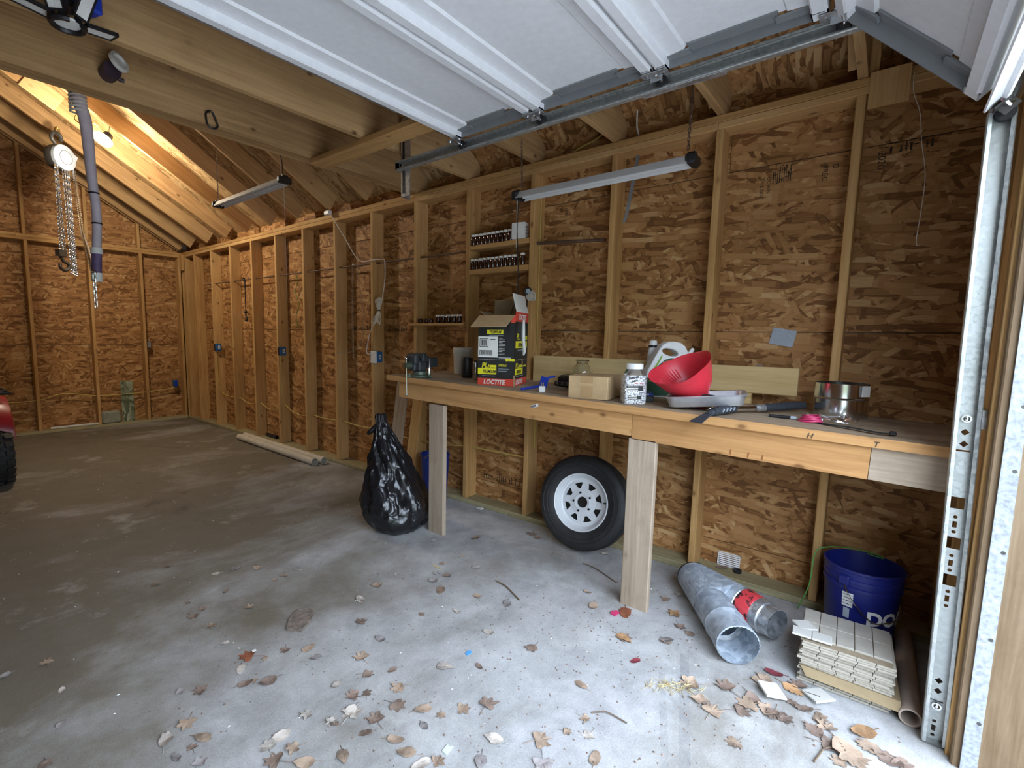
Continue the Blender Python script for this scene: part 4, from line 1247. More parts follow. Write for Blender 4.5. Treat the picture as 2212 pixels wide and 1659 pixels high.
# ---- vise
vz = zb(2.36)
v = thing('vise', 'dark grey bench vise with steel handle at the bench corner', 'vise', (-.585, 2.36, vz))
b = B(); b.lathe([(0, 0), (.075, 0), (.078, .008), (.074, .018), (.055, .022), (.052, .045), (0, .045)], 28); b.build('swivel_base', 'vise_green', v)
for a in (40, 160, 280):
    b = B(); b.bevel_box((.078*math.cos(R(a)), .078*math.sin(R(a)), .008), (.045, .036, .016), .005, (0, 0, R(a))); b.cyl((.083*math.cos(R(a)), .083*math.sin(R(a)), .014), (.083*math.cos(R(a)), .083*math.sin(R(a)), .026), .010, seg=6); b.build('base_lug', 'vise_green', v)
b = B(); b.bevel_box((.0, 0, .085), (.09, .075, .085), .015, seg=2); b.bevel_box((.012, 0, .135), (.075, .105, .05), .012, seg=2); b.bevel_box((.0, 0, .160), (.045, .110, .035), .010, seg=2); b.build('body', 'vise_grey', v)
b = B(); b.bevel_box((.095, 0, .105), (.13, .060, .070), .008, seg=2); b.bevel_box((.08, 0, .128), (.16, .040, .022), .006); b.build('slide', 'vise_grey', v)
b = B(); b.bevel_box((-.070, 0, .135), (.055, .108, .082), .022, seg=3); b.bevel_box((-.068, 0, .095), (.045, .070, .09), .015, seg=2); b.build('front_jaw', 'vise_grey', v)
b = B(); b.box((-.040, 0, .158), (.008, .100, .030)); b.box((-.028, 0, .158), (.008, .100, .030)); b.build('jaw_plate', 'dark_steel', v)
b = B(); b.cyl((-.095, 0, .092), (-.145, 0, .092), .018, seg=16); b.cyl((-.095, 0, .092), (-.105, 0, .092), .026, seg=16); b.build('screw', 'vise_green', v)
b = B(); b.cyl((-.130, .004, .140), (-.134, -.006, -.115), .0065, seg=10); b.sphere((-.130, .004, .140), .011, 10, 6); b.sphere((-.134, -.006, -.115), .010, 10, 6); b.build('handle', 'shiny_steel', v)
b = B(); b.tube(smooth_path([(.02, -.075, .012), (.025, -.072, .06), (.035, -.065, .10), (.045, -.055, .135)], 4), .0045, 6); b.sphere((.02, -.075, .016), .009, 8, 6); b.build('lock_lever', 'shiny_steel', v)
b = B(); b.cyl((.055, -.05, .02), (.055, -.05, .062), .009, seg=8); b.build('swivel_bolt', 'shiny_steel', v)

# ---- white tub, black cup, steel can
t = thing('plastic_tub', 'white plastic tub with printed side behind the black cup', 'tub', (-.105, 2.36, zb(2.36)), R(-30))
b = B(); b.lathe([(0, .002), (.066, 0), (.070, .004), (.078, .165), (.081, .170), (.082, .205), (.079, .210), (.076, .205), (.072, .165), (.064, .008), (0, .008)], 32); b.build('wall', 'dirty_white', t)
b = B()
for i, z in enumerate((.145, .125, .105, .088, .070)): b.box((-.018+.004*(i % 2), -.0765+.0004*i, z), (.050-.006*(i % 3), .001, .0035), (R(-3), 0, 0))
b.box((.012, -.0725, .035), (.016, .001, .028), (R(-3), 0, 0)); b.build('print', 'grey_mark', t)
t = thing('cup', 'black plain cup standing beside the glue carton', 'cup', (-.300, 2.150, zb(2.15)))
b = B(); b.lathe([(0, .001), (.038, 0), (.041, .006), (.042, .146), (.040, .150), (.038, .146), (.037, .010), (0, .010)], 28); b.build('wall', 'black_plastic', t)
b = B(); b.lathe([(.0424, .020), (.0432, .022), (.0432, .026), (.0424, .028)], 28); b.build('base_ring', 'black_rubber', t)
t = thing('spray_can', 'thin shiny steel can between the black cup and carton', 'can', (-.375, 2.005, zb(2.0)))
b = B(); b.lathe([(0, 0), (.020, 0), (.022, .004), (.022, .118), (.018, .128), (0, .128)], 20); b.build('body', 'shiny_steel', t)
b = B(); b.lathe([(0, .128), (.012, .128), (.012, .142), (0, .142)], 14); b.build('cap', 'dark_steel', t)

# ---- glue carton: black, yellow and red print, flaps open
cx = thing('glue_carton', 'open black and red adhesive carton with yellow PREMIUM print on the bench', 'carton', (-.571, 1.825, zb(1.72)), math.atan2(-.237, .078))
W_, D_, H_ = .250, .300, .455; th = .004
b = B()
b.box((W_/2, th/2, H_/2), (W_, th, H_)); b.box((W_/2, D_-th/2, H_/2), (W_, th, H_)); b.box((th/2, D_/2, H_/2), (th, D_, H_)); b.box((W_-th/2, D_/2, H_/2), (th, D_, H_)); b.box((W_/2, D_/2, th/2), (W_, D_, th))
b.build('carton_body', 'box_black', cx)
def cbox(name, mat, c, d, parent=None): 
    bb = B(); bb.box(c, d); return bb.build(name, mat, parent or cx)
def front(x0, x1, z0, z1, mat, name='printed_panel', lift=.0006): return cbox(name, mat, ((x0+x1)/2, -lift/2, (z0+z1)/2), (x1-x0, lift, z1-z0))
def side(y0, y1, z0, z1, mat, name='printed_panel', lift=.0006): return cbox(name, mat, (W_+lift/2, (y0+y1)/2, (z0+z1)/2), (lift, y1-y0, z1-z0))
def ftext(s_, size, mat, x, z, shear=.25, sx=1, bold=0, lift=.0012): return text(cx, s_, size, mat, (x, -lift, z), (R(90), 0, 0), 'lettering', shear, .0003, sx, bold=bold)
def stext(s_, size, mat, y, z, shear=.25, sx=1, bold=0, lift=.0012): return text(cx, s_, size, mat, (W_+lift, y, z), (R(90), 0, R(90)), 'lettering', shear, .0003, sx, bold=bold)
front(0, W_, 0, .046, 'red_print'); ftext('LOCTITE', .040, 'white_print', .040, .010, .2, .92, .0012)
front(0, .128, .072, .112, 'yellow_print'); ftext('PREMIUM', .030, 'black_print', .034, .081, .25, .72, .0006)
ftext('PL', .044, 'yellow_print', .026, .116, .2, .9, .001); ftext('3x', .032, 'yellow_print', .066, .116, .2, .8, .0004); front(.086, .128, .117, .134, 'yellow_print')
ftext('STRONG', .018, 'yellow_print', .142, .126, .2, .75, .0004)
for i in range(2): front(.142, .215-.012*i, .108-.014*i, .1115-.014*i, 'grey_mark', 'small_print')
front(.030, .118, .061, .064, 'grey_mark', 'small_print')
for i in range(16): front(.004+i*.0118, .011+i*.0118, .167, .1685, 'white_print', 'perforation')
front(.198, W_, .162, .176, 'yellow_print'); 
b = B(); b.prism([(.198, .158), (.198, .180), (.182, .169)], 0, .0006, Matrix(((1, 0, 0, 0), (0, 0, -1, 0), (0, 1, 0, 0), (0, 0, 0, 1)))); b.build('arrow_head', 'yellow_print', cx)
front(.0, .135, .183, .318, 'white_print', 'shipping_label')
def frame(x0, x1, z0, z1):
    w = .0035
    for a in ((x0, x1, z0, z0+w), (x0, x1, z1-w, z1), (x0, x0+w, z0, z1), (x1-w, x1, z0, z1)): front(*a, 'black_print', 'barcode_frame', .0012)
frame(.010, .070, .250, .305); frame(.010, .098, .196, .228)
random.seed(3)
bb = B()
x = .018
while x < .062: w = random.choice((.0012, .002, .003)); bb.box((x+w/2, -.0007, .278), (w, .0014, .042)); x += w+random.choice((.0014, .0022))
x = .018
while x < .090: w = random.choice((.0012, .002, .003)); bb.box((x+w/2, -.0007, .212), (w, .0014, .022)); x += w+random.choice((.0014, .0022))
bb.build('barcode', 'black_print', cx, kind='stuff')
front(.082, .118, .296, .301, 'black_print', 'small_print', .0012)
for i in range(12): front(.142, .142+.040*(1 if i % 3 else .6), .306-i*.0095, .3085-i*.0095, 'white_print', 'small_print')
front(.142, .225, .180, .184, 'white_print', 'small_print')
front(.058, .170, .335, .362, 'yellow_print'); ftext('PREMIUM', .026, 'black_print', .078, .339, .25, .72, .0006); front(.075, .170, .324, .327, 'grey_mark', 'small_print')
front(.0, .030, .42, H_, 'red_print'); front(.222, W_, .405, H_, 'red_print')
side(0, D_*.97, 0, .046, 'red_print'); stext('LOCTITE', .040, 'white_print', .035, .010, .2, .95, .0012)
side(.012, .190, .072, .112, 'yellow_print'); stext('PREMIUM', .030, 'black_print', .045, .081, .25, .80, .0006)
stext('PL', .046, 'yellow_print', .022, .116, .2, 1.0, .001); stext('3x', .034, 'yellow_print', .075, .116, .2, .9, .0004); side(.110, .190, .117, .134, 'yellow_print'); side(.20, .27, .118, .128, 'yellow_print'); side(.04, .20, .060, .064, 'grey_mark', 'small_print')
side(.014, .280, .245, .290, 'yellow_print'); stext('PREMIUM', .036, 'black_print', .065, .254, .25, .95, .0008); stext('PL', .056, 'yellow_print', .030, .300, .2, 1.1, .0014); side(.20, .285, .298, .325, 'yellow_print'); side(.06, .24, .229, .233, 'grey_mark', 'small_print')
for i in range(16): side(.006+i*.018, .016+i*.018, .167, .1685, 'white_print', 'perforation')
# corner tape
cbox('corner_tape', 'tape_brown', (W_, .002, .035), (.010, .008, .07))
# flaps
fl = B(); ca, sa = math.cos(R(35)), math.sin(R(35)); FLn = .125
fl._faces([(.006, 0, H_), (W_-.004, 0, H_), (W_-.030, -FLn*ca, H_-FLn*sa), (-.016, -FLn*ca, H_-FLn*sa-.004), (.006, -.002, H_-.003), (W_-.004, -.002, H_-.003), (W_-.030, -FLn*ca+.002, H_-FLn*sa-.004), (-.016, -FLn*ca+.002, H_-FLn*sa-.008)], [(0, 1, 2, 3), (7, 6, 5, 4), (0, 3, 7, 4), (1, 5, 6, 2), (2, 6, 7, 3), (0, 4, 5, 1)])
fl.build('front_flap', 'cardboard', cx)
fl = B(); fl.box((.080, D_-.01, H_+.058), (.145, .003, .115), (R(-6), 0, 0)); fl.build('back_flap', 'cardboard_dark', cx)
fl = B(); fl.box((.205, D_-.03, H_+.050), (.080, .003, .10), (R(-10), 0, R(4))); fl.build('back_flap', 'box_black', cx)
fl = B(); fl.box((.024, D_*.55, H_+.004), (.085, D_*.8, .003), (0, R(35), 0)); fl.build('left_flap', 'cardboard_dark', cx)
side(0, D_, .415, .480, 'red_print', 'red_band', .0016); stext('LOCTITE', .046, 'white_print', .062, .430, .2, .95, .0014, .0024)
fl = B(); fl.box((W_-.012, D_*.50, .535), (.003, D_*.94, .120), (0, R(-14), 0)); fl.build('right_flap', 'white_print', cx)
fl = B(); fl.tube([(W_+.004, .17, .425), (W_+.012, .145, .37), (W_+.008, .165, .29), (W_+.012, .185, .22), (W_+.006, .18, .195)], [.010, .012, .013, .012, .006], 6); fl.build('torn_strip', 'white_print', cx)
fl = B(); fl.box((W_+.004, .165, .14), (.004, .014, .06), (R(18), 0, R(6))); fl.build('torn_scrap', 'cardboard', cx)

# ---- cord reel on the stud above the carton
cr_ = thing('plug', 'black round plug with coiled cord hung on the stud above the carton', 'plug', (-.03, 1.815, 1.735))
b = B(); b.lathe([(0, -.02), (.026, -.02), (.030, .0), (.030, .02), (.020, .026), (0, .026)], 20, (0, 0, 0), (R(90), 0, R(-40))); b.build('plug_body', 'black_plastic', cr_)
b = B(); b.lathe([(0, .0), (.017, .0), (.017, .004), (0, .005)], 18, (-.018, -.021, 0), (R(90), 0, R(-40))); b.build('plug_face', 'grey_mark', cr_)
for i in range(5):
    b = B(); b.tube([(.012+.028*math.cos(a), -.045+.010*i+.006*math.sin(a), -.030+.036*math.sin(a)) for a in [2*PI*k/14 for k in range(14)]], .0035, 5, closed=True); b.build('coil', 'cord_white', cr_)

# ---- blue square, charger cube, black case
t = thing('blue_clamp', 'blue plastic square lying beside the carton', 'tool', (-.44, 1.465, zb(1.465)), R(0))
b = B(); b.bevel_box((-.03, .005, .008), (.250, .022, .014), .003, (0, 0, R(6))); b.build('long_arm', 'tool_blue', t)
b = B(); b.bevel_box((.085, -.015, .035), (.020, .050, .07), .004, (R(12), 0, R(10))); b.bevel_box((.125, -.035, .066), (.075, .020, .012), .003, (0, R(-10), R(-25))); b.build('upright_arm', 'tool_blue', t)
t = thing('charger', 'white cube phone charger lying prongs up at the bench edge', 'charger', (-.560, 1.335, zb(1.335)), R(25))
b = B(); b.bevel_box((0, 0, .018), (.036, .036, .036), .004, seg=2); b.build('cube', 'white_plastic', t)
b = B(); b.box((-.0, .006, .046), (.002, .005, .022)); b.box((-.0, -.006, .046), (.002, .005, .022)); b.build('prong', 'brass', t)
t = thing('black_case', 'black soft tool case with olive trim behind the small carton', 'case', (-.165, 1.375, zb(1.375)), R(-20))
b = B(); b.bevel_box((0, 0, .020), (.115, .17, .034), .012, seg=2); b.build('lower_shell', 'black_rubber', t)
b = B(); b.bevel_box((.008, 0, .054), (.100, .15, .034), .014, (0, R(-6), 0), seg=2); b.build('upper_shell', 'black_plastic', t)
b = B(); b.bevel_box((.012, 0, .074), (.080, .12, .010), .005, (0, R(-6), 0)); b.build('trim', 'vise_green', t)
for i in (-1, 0, 1):
    b = B(); b.bevel_box((-.058, i*.05, .026), (.012, .020, .026), .004); b.build('buckle', 'dark_steel', t)

# ---- cardboard box with tape and the round glass jar behind it
t = thing('cardboard_box', 'closed brown cardboard box with tape across its front on the bench', 'box', (-.633, 1.121, zb(1.03)), math.atan2(-.217, .029))
b = B(); b.bevel_box((.1095, .125, .0635), (.219, .25, .125), .002); b.build('carton', 'cardboard', t)
b = B(); b.box((.105, -.0006, .063), (.068, .0012, .124)); b.build('front_tape', 'tape_brown', t)
b = B(); b.box((.105, .125, .1264), (.068, .25, .0012)); b.build('top_tape', 'tape_brown', t)
b = B(); b.box((.115, -.0013, .080), (.200, .0006, .016)); b.build('seam_strip', 'cardboard', t)
t = thing('glass_jar', 'round clear glass jar with open neck behind the cardboard box', 'jar', (-.235, 1.245, zb(1.245)))
b = B(); b.lathe([(0, .002), (.045, 0), (.055, .03), (.062, .07), (.064, .105), (.058, .135), (.040, .158), (.034, .168), (.036, .176), (.040, .184), (.037, .186), (.031, .178), (.030, .168), (.036, .156), (.054, .133), (.060, .105), (.058, .07), (.051, .03), (.042, .006), (0, .006)], 28); b.build('glass_wall', 'glass', t)
b = B(); b.lathe([(.039, .178), (.042, .180), (.042, .187), (.036, .189)], 28); b.build('rim', 'glass', t)

# ---- jar of white pellets
m, nt, ns, lk, pb = nodes_of('pellets')
vec, rnd = obj_coords(nt)
vo = N(nt, 'ShaderNodeTexVoronoi'); vo.inputs['Scale'].default_value = 120; lk.new(vec, vo.inputs['Vector'])
rr_ = ramp(nt, [(.0, (.88, .89, .90)), (.50, (.76, .77, .79)), (.72, (.22, .23, .25))]); lk.new(vo.outputs['Distance'], rr_.inputs[0]); lk.new(rr_.outputs[0], pb.inputs['Base Color'])
lk.new(bump(nt, math_n(nt, 'SUBTRACT', 1, vo.outputs['Distance']), .8, .004), pb.inputs['Normal']); pb.inputs['Roughness'].default_value = .3
MATS['pellets'] = m
t = thing('pellet_jar', 'clear square jar full of white pellets with white screw lid', 'jar', (-.560, .780, zb(.78)), R(-49))
def rsq(w, d, r, n=5):
    out = []
    for cx_, cy_, a0 in ((w/2-r, d/2-r, 0), (-w/2+r, d/2-r, 90), (-w/2+r, -d/2+r, 180), (w/2-r, -d/2+r, 270)):
        for k in range(n+1): out.append((cx_+r*math.cos(R(a0+90*k/n)), cy_+r*math.sin(R(a0+90*k/n))))
    return out
def loft(b, secs_, cap=True):
    rings = [[b.bm.verts.new((x, y, z)) for x, y in pts_] for pts_, z in secs_]
    for a, c in zip(rings, rings[1:]):
        n_ = len(a)
        for k in range(n_):
            f = b.bm.faces.new((a[k], a[(k+1) % n_], c[(k+1) % n_], c[k])); f.smooth = True; f.material_index = b.mi
    if cap:
        for ring in (list(reversed(rings[0])), rings[-1]):
            f = b.bm.faces.new(ring); f.material_index = b.mi
    return b
b = B(); loft(b, [(rsq(.108, .080, .016), .001), (rsq(.114, .086, .018), .006), (rsq(.114, .086, .018), .130), (rsq(.100, .078, .020), .150)]); b.build('pellet_fill', 'pellets', t, kind='stuff')
b = B(); loft(b, [(rsq(.100, .078, .020), .1505), (rsq(.088, .074, .026), .168), (rsq(.078, .072, .034), .182)], True); b.build('shoulder', 'clear_plastic', t)
b = B(); b.lathe([(0, .182), (.041, .182), (.043, .184), (.043, .206), (.040, .210), (0, .210)], 32, flute=lambda j, i: .012*(i % 2)); b.build('lid', 'white_plastic', t)
for z0, z1, xx in ((.072, .098, .084), (.028, .046, .070)):
    b = B(); b.box((-.008, -.0440, (z0+z1)/2), (xx, .0012, z1-z0)); lb = b.build('label', 'black_print', t)
    b = B()
    for k in range(3 if z0 > .05 else 2): b.box((-.018-.004*k, -.0448, z1-.006-.008*k), (xx*.62+.008*k, .0006, .0032))
    b.build('label_print', 'white_print', lb)
text(t, 'DEFENSE', .015, 'black_print', (-.042, -.0446, .128), (R(90), R(-12), 0), 'lettering', .3, .0003, .9, bold=.0006)
text(t, 'AMMO', .013, 'black_print', (-.030, -.0446, .113), (R(90), R(-12), 0), 'lettering', .3, .0003, .9, bold=.0004)
b = B(); b.tube(smooth_path([(-.01, -.0445, .108), (.012, -.0445, .112), (.03, -.0445, .108), (.022, -.0445, .100)], 4), .0012, 4); b.build('red_swash', 'red_print', t)

# ---- weed killer jug with handle, white bottle behind it
jg = thing('jug', 'white jug with loop handle and green label lettered ORTHO', 'jug', (-.125, .765, zb(.765)), math.atan2(-.76, .65))
out = [(x_*1.08, z_) for x_, z_ in [(-.115, 0), (.115, 0), (.120, .01), (.120, .13), (.115, .18), (.108, .230), (.100, .268), (.085, .298), (.060, .318), (.025, .326), (-.010, .322), (-.038, .306), (-.058, .272), (-.085, .215), (-.112, .155), (-.122, .11), (-.122, .01)]]
b = B(); mm_ = Matrix(((1, 0, 0, 0), (0, 0, 1, 0), (0, 1, 0, 0), (0, 0, 0, 1)))
b.prism(out, -.040, .040, mm_)
jb = b.build('jug_body', 'white_plastic', jg)
hb = B(); hole = [(.005+.046*math.cos(a)*1.0, .262+.020*math.sin(a)-.010*math.cos(a)) for a in [2*PI*k/20 for k in range(20)]]
hb.prism(hole, -.1, .1, mm_); hc = hb.build('hole', 'white_plastic', jg)
punch(jb, hc)
md = jb.modifiers.new('round', 'BEVEL'); md.width = .014; md.segments = 3; md.limit_method = 'ANGLE'; md.angle_limit = R(50)
def jf(pts_, mat, name, lift=.0412): 
    bb = B(); bb.prism(pts_, -lift-.0006, -lift, mm_); return bb.build(name, mat, jg)
jf([(-.118, .01), (.116, .01), (.116, .185), (.090, .214), (.055, .228), (.010, .230), (-.024, .220), (-.058, .190), (-.100, .138), (-.120, .115)], 'green_print', 'green_label')
jf([(-.108, .138), (-.070, .200), (-.046, .245), (-.040, .245), (-.048, .222), (-.078, .165), (-.098, .135)], 'lime_print', 'leaf_print')
jf([(-.038, .178), (.060, .178), (.060, .206), (.012, .220), (-.038, .206)], 'red_print', 'red_house', .042)
text(jg, 'ORTHO', .024, 'white_print', (-.034, -.0434, .184), (R(90), 0, 0), 'lettering', .1, .0003, .86, bold=.0006)
text(jg, 'Go', .022, 'white_print', (-.078, -.0430, .152), (R(90), 0, 0), 'lettering', 0, .0003, .9, bold=.0006)
jf([(-.116, .100), (-.02, .104), (.11, .102), (.11, .095), (-.116, .092)], 'lime_print', 'grass_print', .0422)
b = B(); b.tube([(.095, .0, .205), (.112, -.005, .235), (.142, -.01, .275)], [.016, .013, .011], 8); b.sphere((.143, -.01, .278), .012, 8, 6); b.build('sprayer_wand', 'white_plastic', jg)
t = thing('white_bottle', 'slim white bottle with black ring standing behind the jug', 'bottle', (-.075, .865, zb(.865)))
b = B(); b.lathe([(0, 0), (.027, 0), (.030, .004), (.030, .22), (.027, .272), (.022, .285), (0, .285)], 24); b.build('body', 'white_plastic', t)
b = B(); b.lathe([(.021, .2855), (.027, .287), (.027, .297), (.021, .299), (0, .299)], 24); b.build('ring', 'black_plastic', t)
b = B(); b.lathe([(.0, .2995), (.024, .2995), (.022, .322), (.018, .327), (0, .327)], 24); b.build('cap', 'white_plastic', t)

# ---- blue-topped box, baking pan, red funnel, goggles
t = thing('tool_box', 'flat black box with blue lid between the pellet jar and pan', 'box', (-.405, .792, zb(.79)), R(-60))
b = B(); b.bevel_box((0, 0, .017), (.10, .135, .033), .003); b.build('case', 'black_plastic', t)
b = B(); b.bevel_box((0, 0, .041), (.096, .130, .014), .003); b.build('lid', 'tool_blue', t)
b = B(); b.box((.0, -.0652, .042), (.05, .0008, .008)); b.build('print', 'grey_mark', t)
ua = math.atan2(-.975, .22)
t = thing('baking_pan', 'shallow aluminium baking pan propped on the brush handle', 'pan', (-.613, .588, zb(.588)+.002), 0, rot=(0, 0, ua))
PL_, PW_, PH = .340, .250, .058
tl = Matrix.Rotation(R(-6.0), 4, 'Y')
b = B()
def rs2(x0, x1, y0, y1, r): 
    return [(x+(x0+x1)/2, y+(y0+y1)/2) for x, y in rsq(x1-x0, y1-y0, r)]
loft(b, [(rs2(.030, PL_-.030, .030, PW_-.030, .02), .006), (rs2(.016, PL_-.016, .016, PW_-.016, .03), .008), (rs2(.004, PL_-.004, .004, PW_-.004, .035), PH-.002), (rs2(-.006, PL_+.006, -.006, PW_+.006, .04), PH), (rs2(-.010, PL_+.010, -.010, PW_+.010, .04), PH-.006), (rs2(-.002, PL_+.002, -.002, PW_+.002, .036), PH-.006), (rs2(.010, PL_-.010, .010, PW_-.010, .03), .006), (rs2(.026, PL_-.026, .026, PW_-.026, .025), .002)], True)
for vv in b.bm.verts: vv.co = tl @ vv.co
b.build('pan_wall', 'brushed_aluminium', t)
fn = thing('funnel', 'large red plastic funnel with wavy lip tilted in the pan', 'funnel', (-.430, .488, zb(.5)+.038), 0, rot=(0, 0, 0))
def fun_flute(j, i):
    return 0
b = B(); segn = 40
def ring_f(r, z, wav=0, lipx=0):
    o_ = []
    for i in range(segn):
        a = 2*PI*i/segn
        rr = r*(1+lipx*max(0, math.cos(a))**3)
        o_.append(Vector((rr*math.cos(a), rr*math.sin(a), z+wav*(.5*math.cos(2*a)+.25*math.cos(5*a+1))+lipx*.10*max(0, math.cos(a))**2)))
    return o_
prof = [(.050, .0, 0, 0), (.062, .035, 0, 0), (.098, .090, .0, .02), (.122, .145, .004, .06), (.140, .205, .012, .14), (.143, .208, .012, .14), (.136, .203, .012, .14), (.117, .145, .004, .06), (.093, .094, 0, .02), (.057, .039, 0, 0), (.045, .0, 0, 0)]
tilt = Matrix.Translation((.045, -.035, -.01)) @ Euler((0, 0, 0)).to_matrix().to_4x4()
cam_dir = Vector((-.962, -.26, 0)).normalized()      # towards the room
left = Vector((-.26, .962, 0))                       # along the bench to the far end
axis = (Vector((0, 0, 1))*.86 + left*.46 + cam_dir*.40).normalized()
xa = (left - axis*left.dot(axis)).normalized(); ya = axis.cross(xa)
Mf = Matrix((xa, ya, axis)).transposed()
rings = [[b.bm.verts.new(Mf @ p) for p in ring_f(*q)] for q in prof]
for a, c in zip(rings, rings[1:]):
    for k in range(segn):
        f = b.bm.faces.new((a[k], a[(k+1) % segn], c[(k+1) % segn], c[k])); f.smooth = True
a, c = rings[-1], rings[0]
for k in range(segn): b.bm.faces.new((a[k], a[(k+1) % segn], c[(k+1) % segn], c[k]))
b.build('bowl', 'red_plastic', fn)
b = B()
for i in range(9):
    a = R(-60+i*7); p0 = Mf @ Vector((.098*math.cos(a), .098*math.sin(a), .112)); p1 = Mf @ Vector((.132*math.cos(a), .132*math.sin(a), .172)); b.tube([p0, p1], .003, 5)
b.build('grip_rib', 'red_plastic', fn)
b = B(); b.cyl(Mf @ Vector((0, 0, .01)), Mf @ Vector((-.02, 0, -.03)), .050, .040, 20); b.build('spout_collar', 'red_plastic', fn)
gl = thing('safety_glasses', 'red lens safety glasses with black frame lying in the pan', 'glasses', (-.500, .42, zb(.42)+.062), math.atan2(-.95, .3))
b = B(); b.tube(smooth_path([(-.075, 0, -.012), (-.055, -.006, .010), (-.02, -.008, .018), (.02, -.008, .014), (.05, -.004, .004), (.075, .004, .010), (.095, .02, .016), (.11, .03, .004)], 5), .0035, 6); b.build('frame', 'black_plastic', gl)
for x in (-.036, .070):
    b = B(); b.sphere((x, 0, -.004), .026, 14, 8, (1.3, .25, .62)); b.build('lens', 'red_plastic', gl)

# ---- snow brush lying on the bench, blade over the edge
sb_ = thing('snow_brush', 'black and chrome snow brush with foam grips, blade over the bench edge', 'brush', (-.50, .30, zb(.3)))
o1 = Vector((-.50, .30, zb(.3)))
Pt = [Vector(p)-o1 for p in ((-.785, .405, 1.045), (-.655, .370, 1.078), (-.50, .318, 1.084), (-.46, .295, 1.084), (-.385, .245, 1.082), (-.345, .218, 1.082), (-.12, .085, 1.086))]
b = B(); b.tube([Pt[1], Pt[2]], [.019, .021], 14); b.build('front_grip', 'charcoal_foam', sb_)
b = B()
dgr = (Pt[2]-Pt[1])
for i in range(4):
    c_ = Pt[1]+dgr*(.35+.17*i)+Vector((-.011, -.0165, .004)); b.box(c_, (.018, .006, .006), (0, R(-50), R(-20)))
b.build('grip_mark', 'grey_mark', sb_)
b = B(); b.tube([Pt[2], Pt[4]], .012, 14); b.build('shaft', 'shiny_steel', sb_)
b = B(); b.tube([Pt[4], Pt[5]], [.017, .018], 14); b.build('ferrule', 'galvanized', sb_)
b = B(); b.tube([Pt[5], Pt[5].lerp(Pt[6], .5), Pt[6]], [.020, .020, .019], 16); b.build('rear_grip', 'charcoal_foam', sb_)
b = B(); pa, pb_ = Pt[1], Pt[0]; b.tube([pa, pa.lerp(pb_, .3)], [.015, .012], 8); dvec = (pb_-pa); sidev = Vector((.30, .95, 0))*.030
b._faces([pa.lerp(pb_, .2)+sidev*.5, pa.lerp(pb_, .2)-sidev*.5, pb_-sidev+Vector((0, 0, -.004)), pb_+sidev+Vector((0, 0, -.004)), pa.lerp(pb_, .2)+sidev*.5+Vector((0, 0, .006)), pa.lerp(pb_, .2)-sidev*.5+Vector((0, 0, .006)), pb_-sidev, pb_+sidev], [(0, 1, 2, 3), (7, 6, 5, 4), (0, 4, 5, 1), (1, 5, 6, 2), (2, 6, 7, 3), (3, 7, 4, 0)]); b.build('blade', 'charcoal_foam', sb_)
b = B(); b.tube(smooth_path([Pt[1]+Vector((.01, -.01, .015)), Pt[1]+Vector((-.03, -.015, .032)), Pt[1]+Vector((-.055, .0, .022)), Pt[1]+Vector((-.035, .012, .012))], 5), .0025, 5); b.build('hook_wire', 'shiny_steel', sb_)

# ---- duct collar, marker, pink coil, plastic wrap, strap
t = thing('duct_collar', 'shiny crimped steel duct collar standing on the bench', 'duct collar', (-.112, -.060, zb(-.06)))
cr = lambda j, i: (.012 if i % 2 else -.012) if j in (0, 1, 6, 7, 8, 9) else 0
b = B(); b.lathe([(.106, 0), (.107, .030), (.107, .032), (.107, .085), (.112, .090), (.107, .095), (.107, .135), (.105, .160), (.103, .160), (.104, .134), (.104, .032), (.103, .0)], 72, flute=lambda j, i: (.014 if i % 2 else -.006) if j in (0, 7, 8, 11) else 0); b.build('collar', 'shiny_steel', t)
b = B(); b.lathe([(.1075, .086), (.1125, .090), (.1075, .094)], 48); b.build('bead', 'shiny_steel', t)
b = B(); b.box((-.06, -.094, .13), (.05, .0015, .05), (0, 0, R(-33))); b.build('barcode_sticker', 'white_print', t)
t = thing('marker', 'black marker pen lying near the bench edge', 'pen', (-.445, .125, zb(.125)), R(-88))
b = B(); b.cyl((-.055, 0, .008), (.030, 0, .008), .0075, seg=12); b.build('barrel', 'black_plastic', t)
b = B(); b.cyl((.030, 0, .008), (.052, .0, .008), .0085, .007, 12); b.build('pen_cap', 'grey_mark', t)
t = thing('coil_keyring', 'pink rubber coil ring beside the marker', 'key ring', (-.455, .020, zb(.02)))
for i in range(4):
    b = B(); b.tube([(.030*math.cos(a)+.003*i, (.042-.004*i)*math.sin(a), .006+.007*i+.003*math.sin(2*a+i)) for a in [2*PI*k/22 for k in range(22)]], .004, 6, closed=True); b.build('coil', 'pink_rubber', t)
b = B(); random.seed(12)
gr = [[b.bm.verts.new((-.075+.15*i/7, -.095+.19*j/8, .006+abs(random.gauss(0, .010)))) for j in range(9)] for i in range(8)]
for i in range(7):
    for j in range(8): b.bm.faces.new((gr[i][j], gr[i+1][j], gr[i+1][j+1], gr[i][j+1]))
tag(b.build('plastic_wrapper', 'clear_plastic', None, (-.36, -.045, zb(-.05)), smooth=False), 'crumpled clear plastic wrapper in front of the duct collar', 'wrapper')
t = thing('strap', 'thin black strap lying along the bench near the doorway end', 'strap', (-.52, -.14, zb(-.14)))
b = B(); pp_ = smooth_path([(.09, .15, .004), (.03, .10, .006), (-.01, .02, .008), (-.06, -.07, .006), (-.045, -.11, .004)], 5)
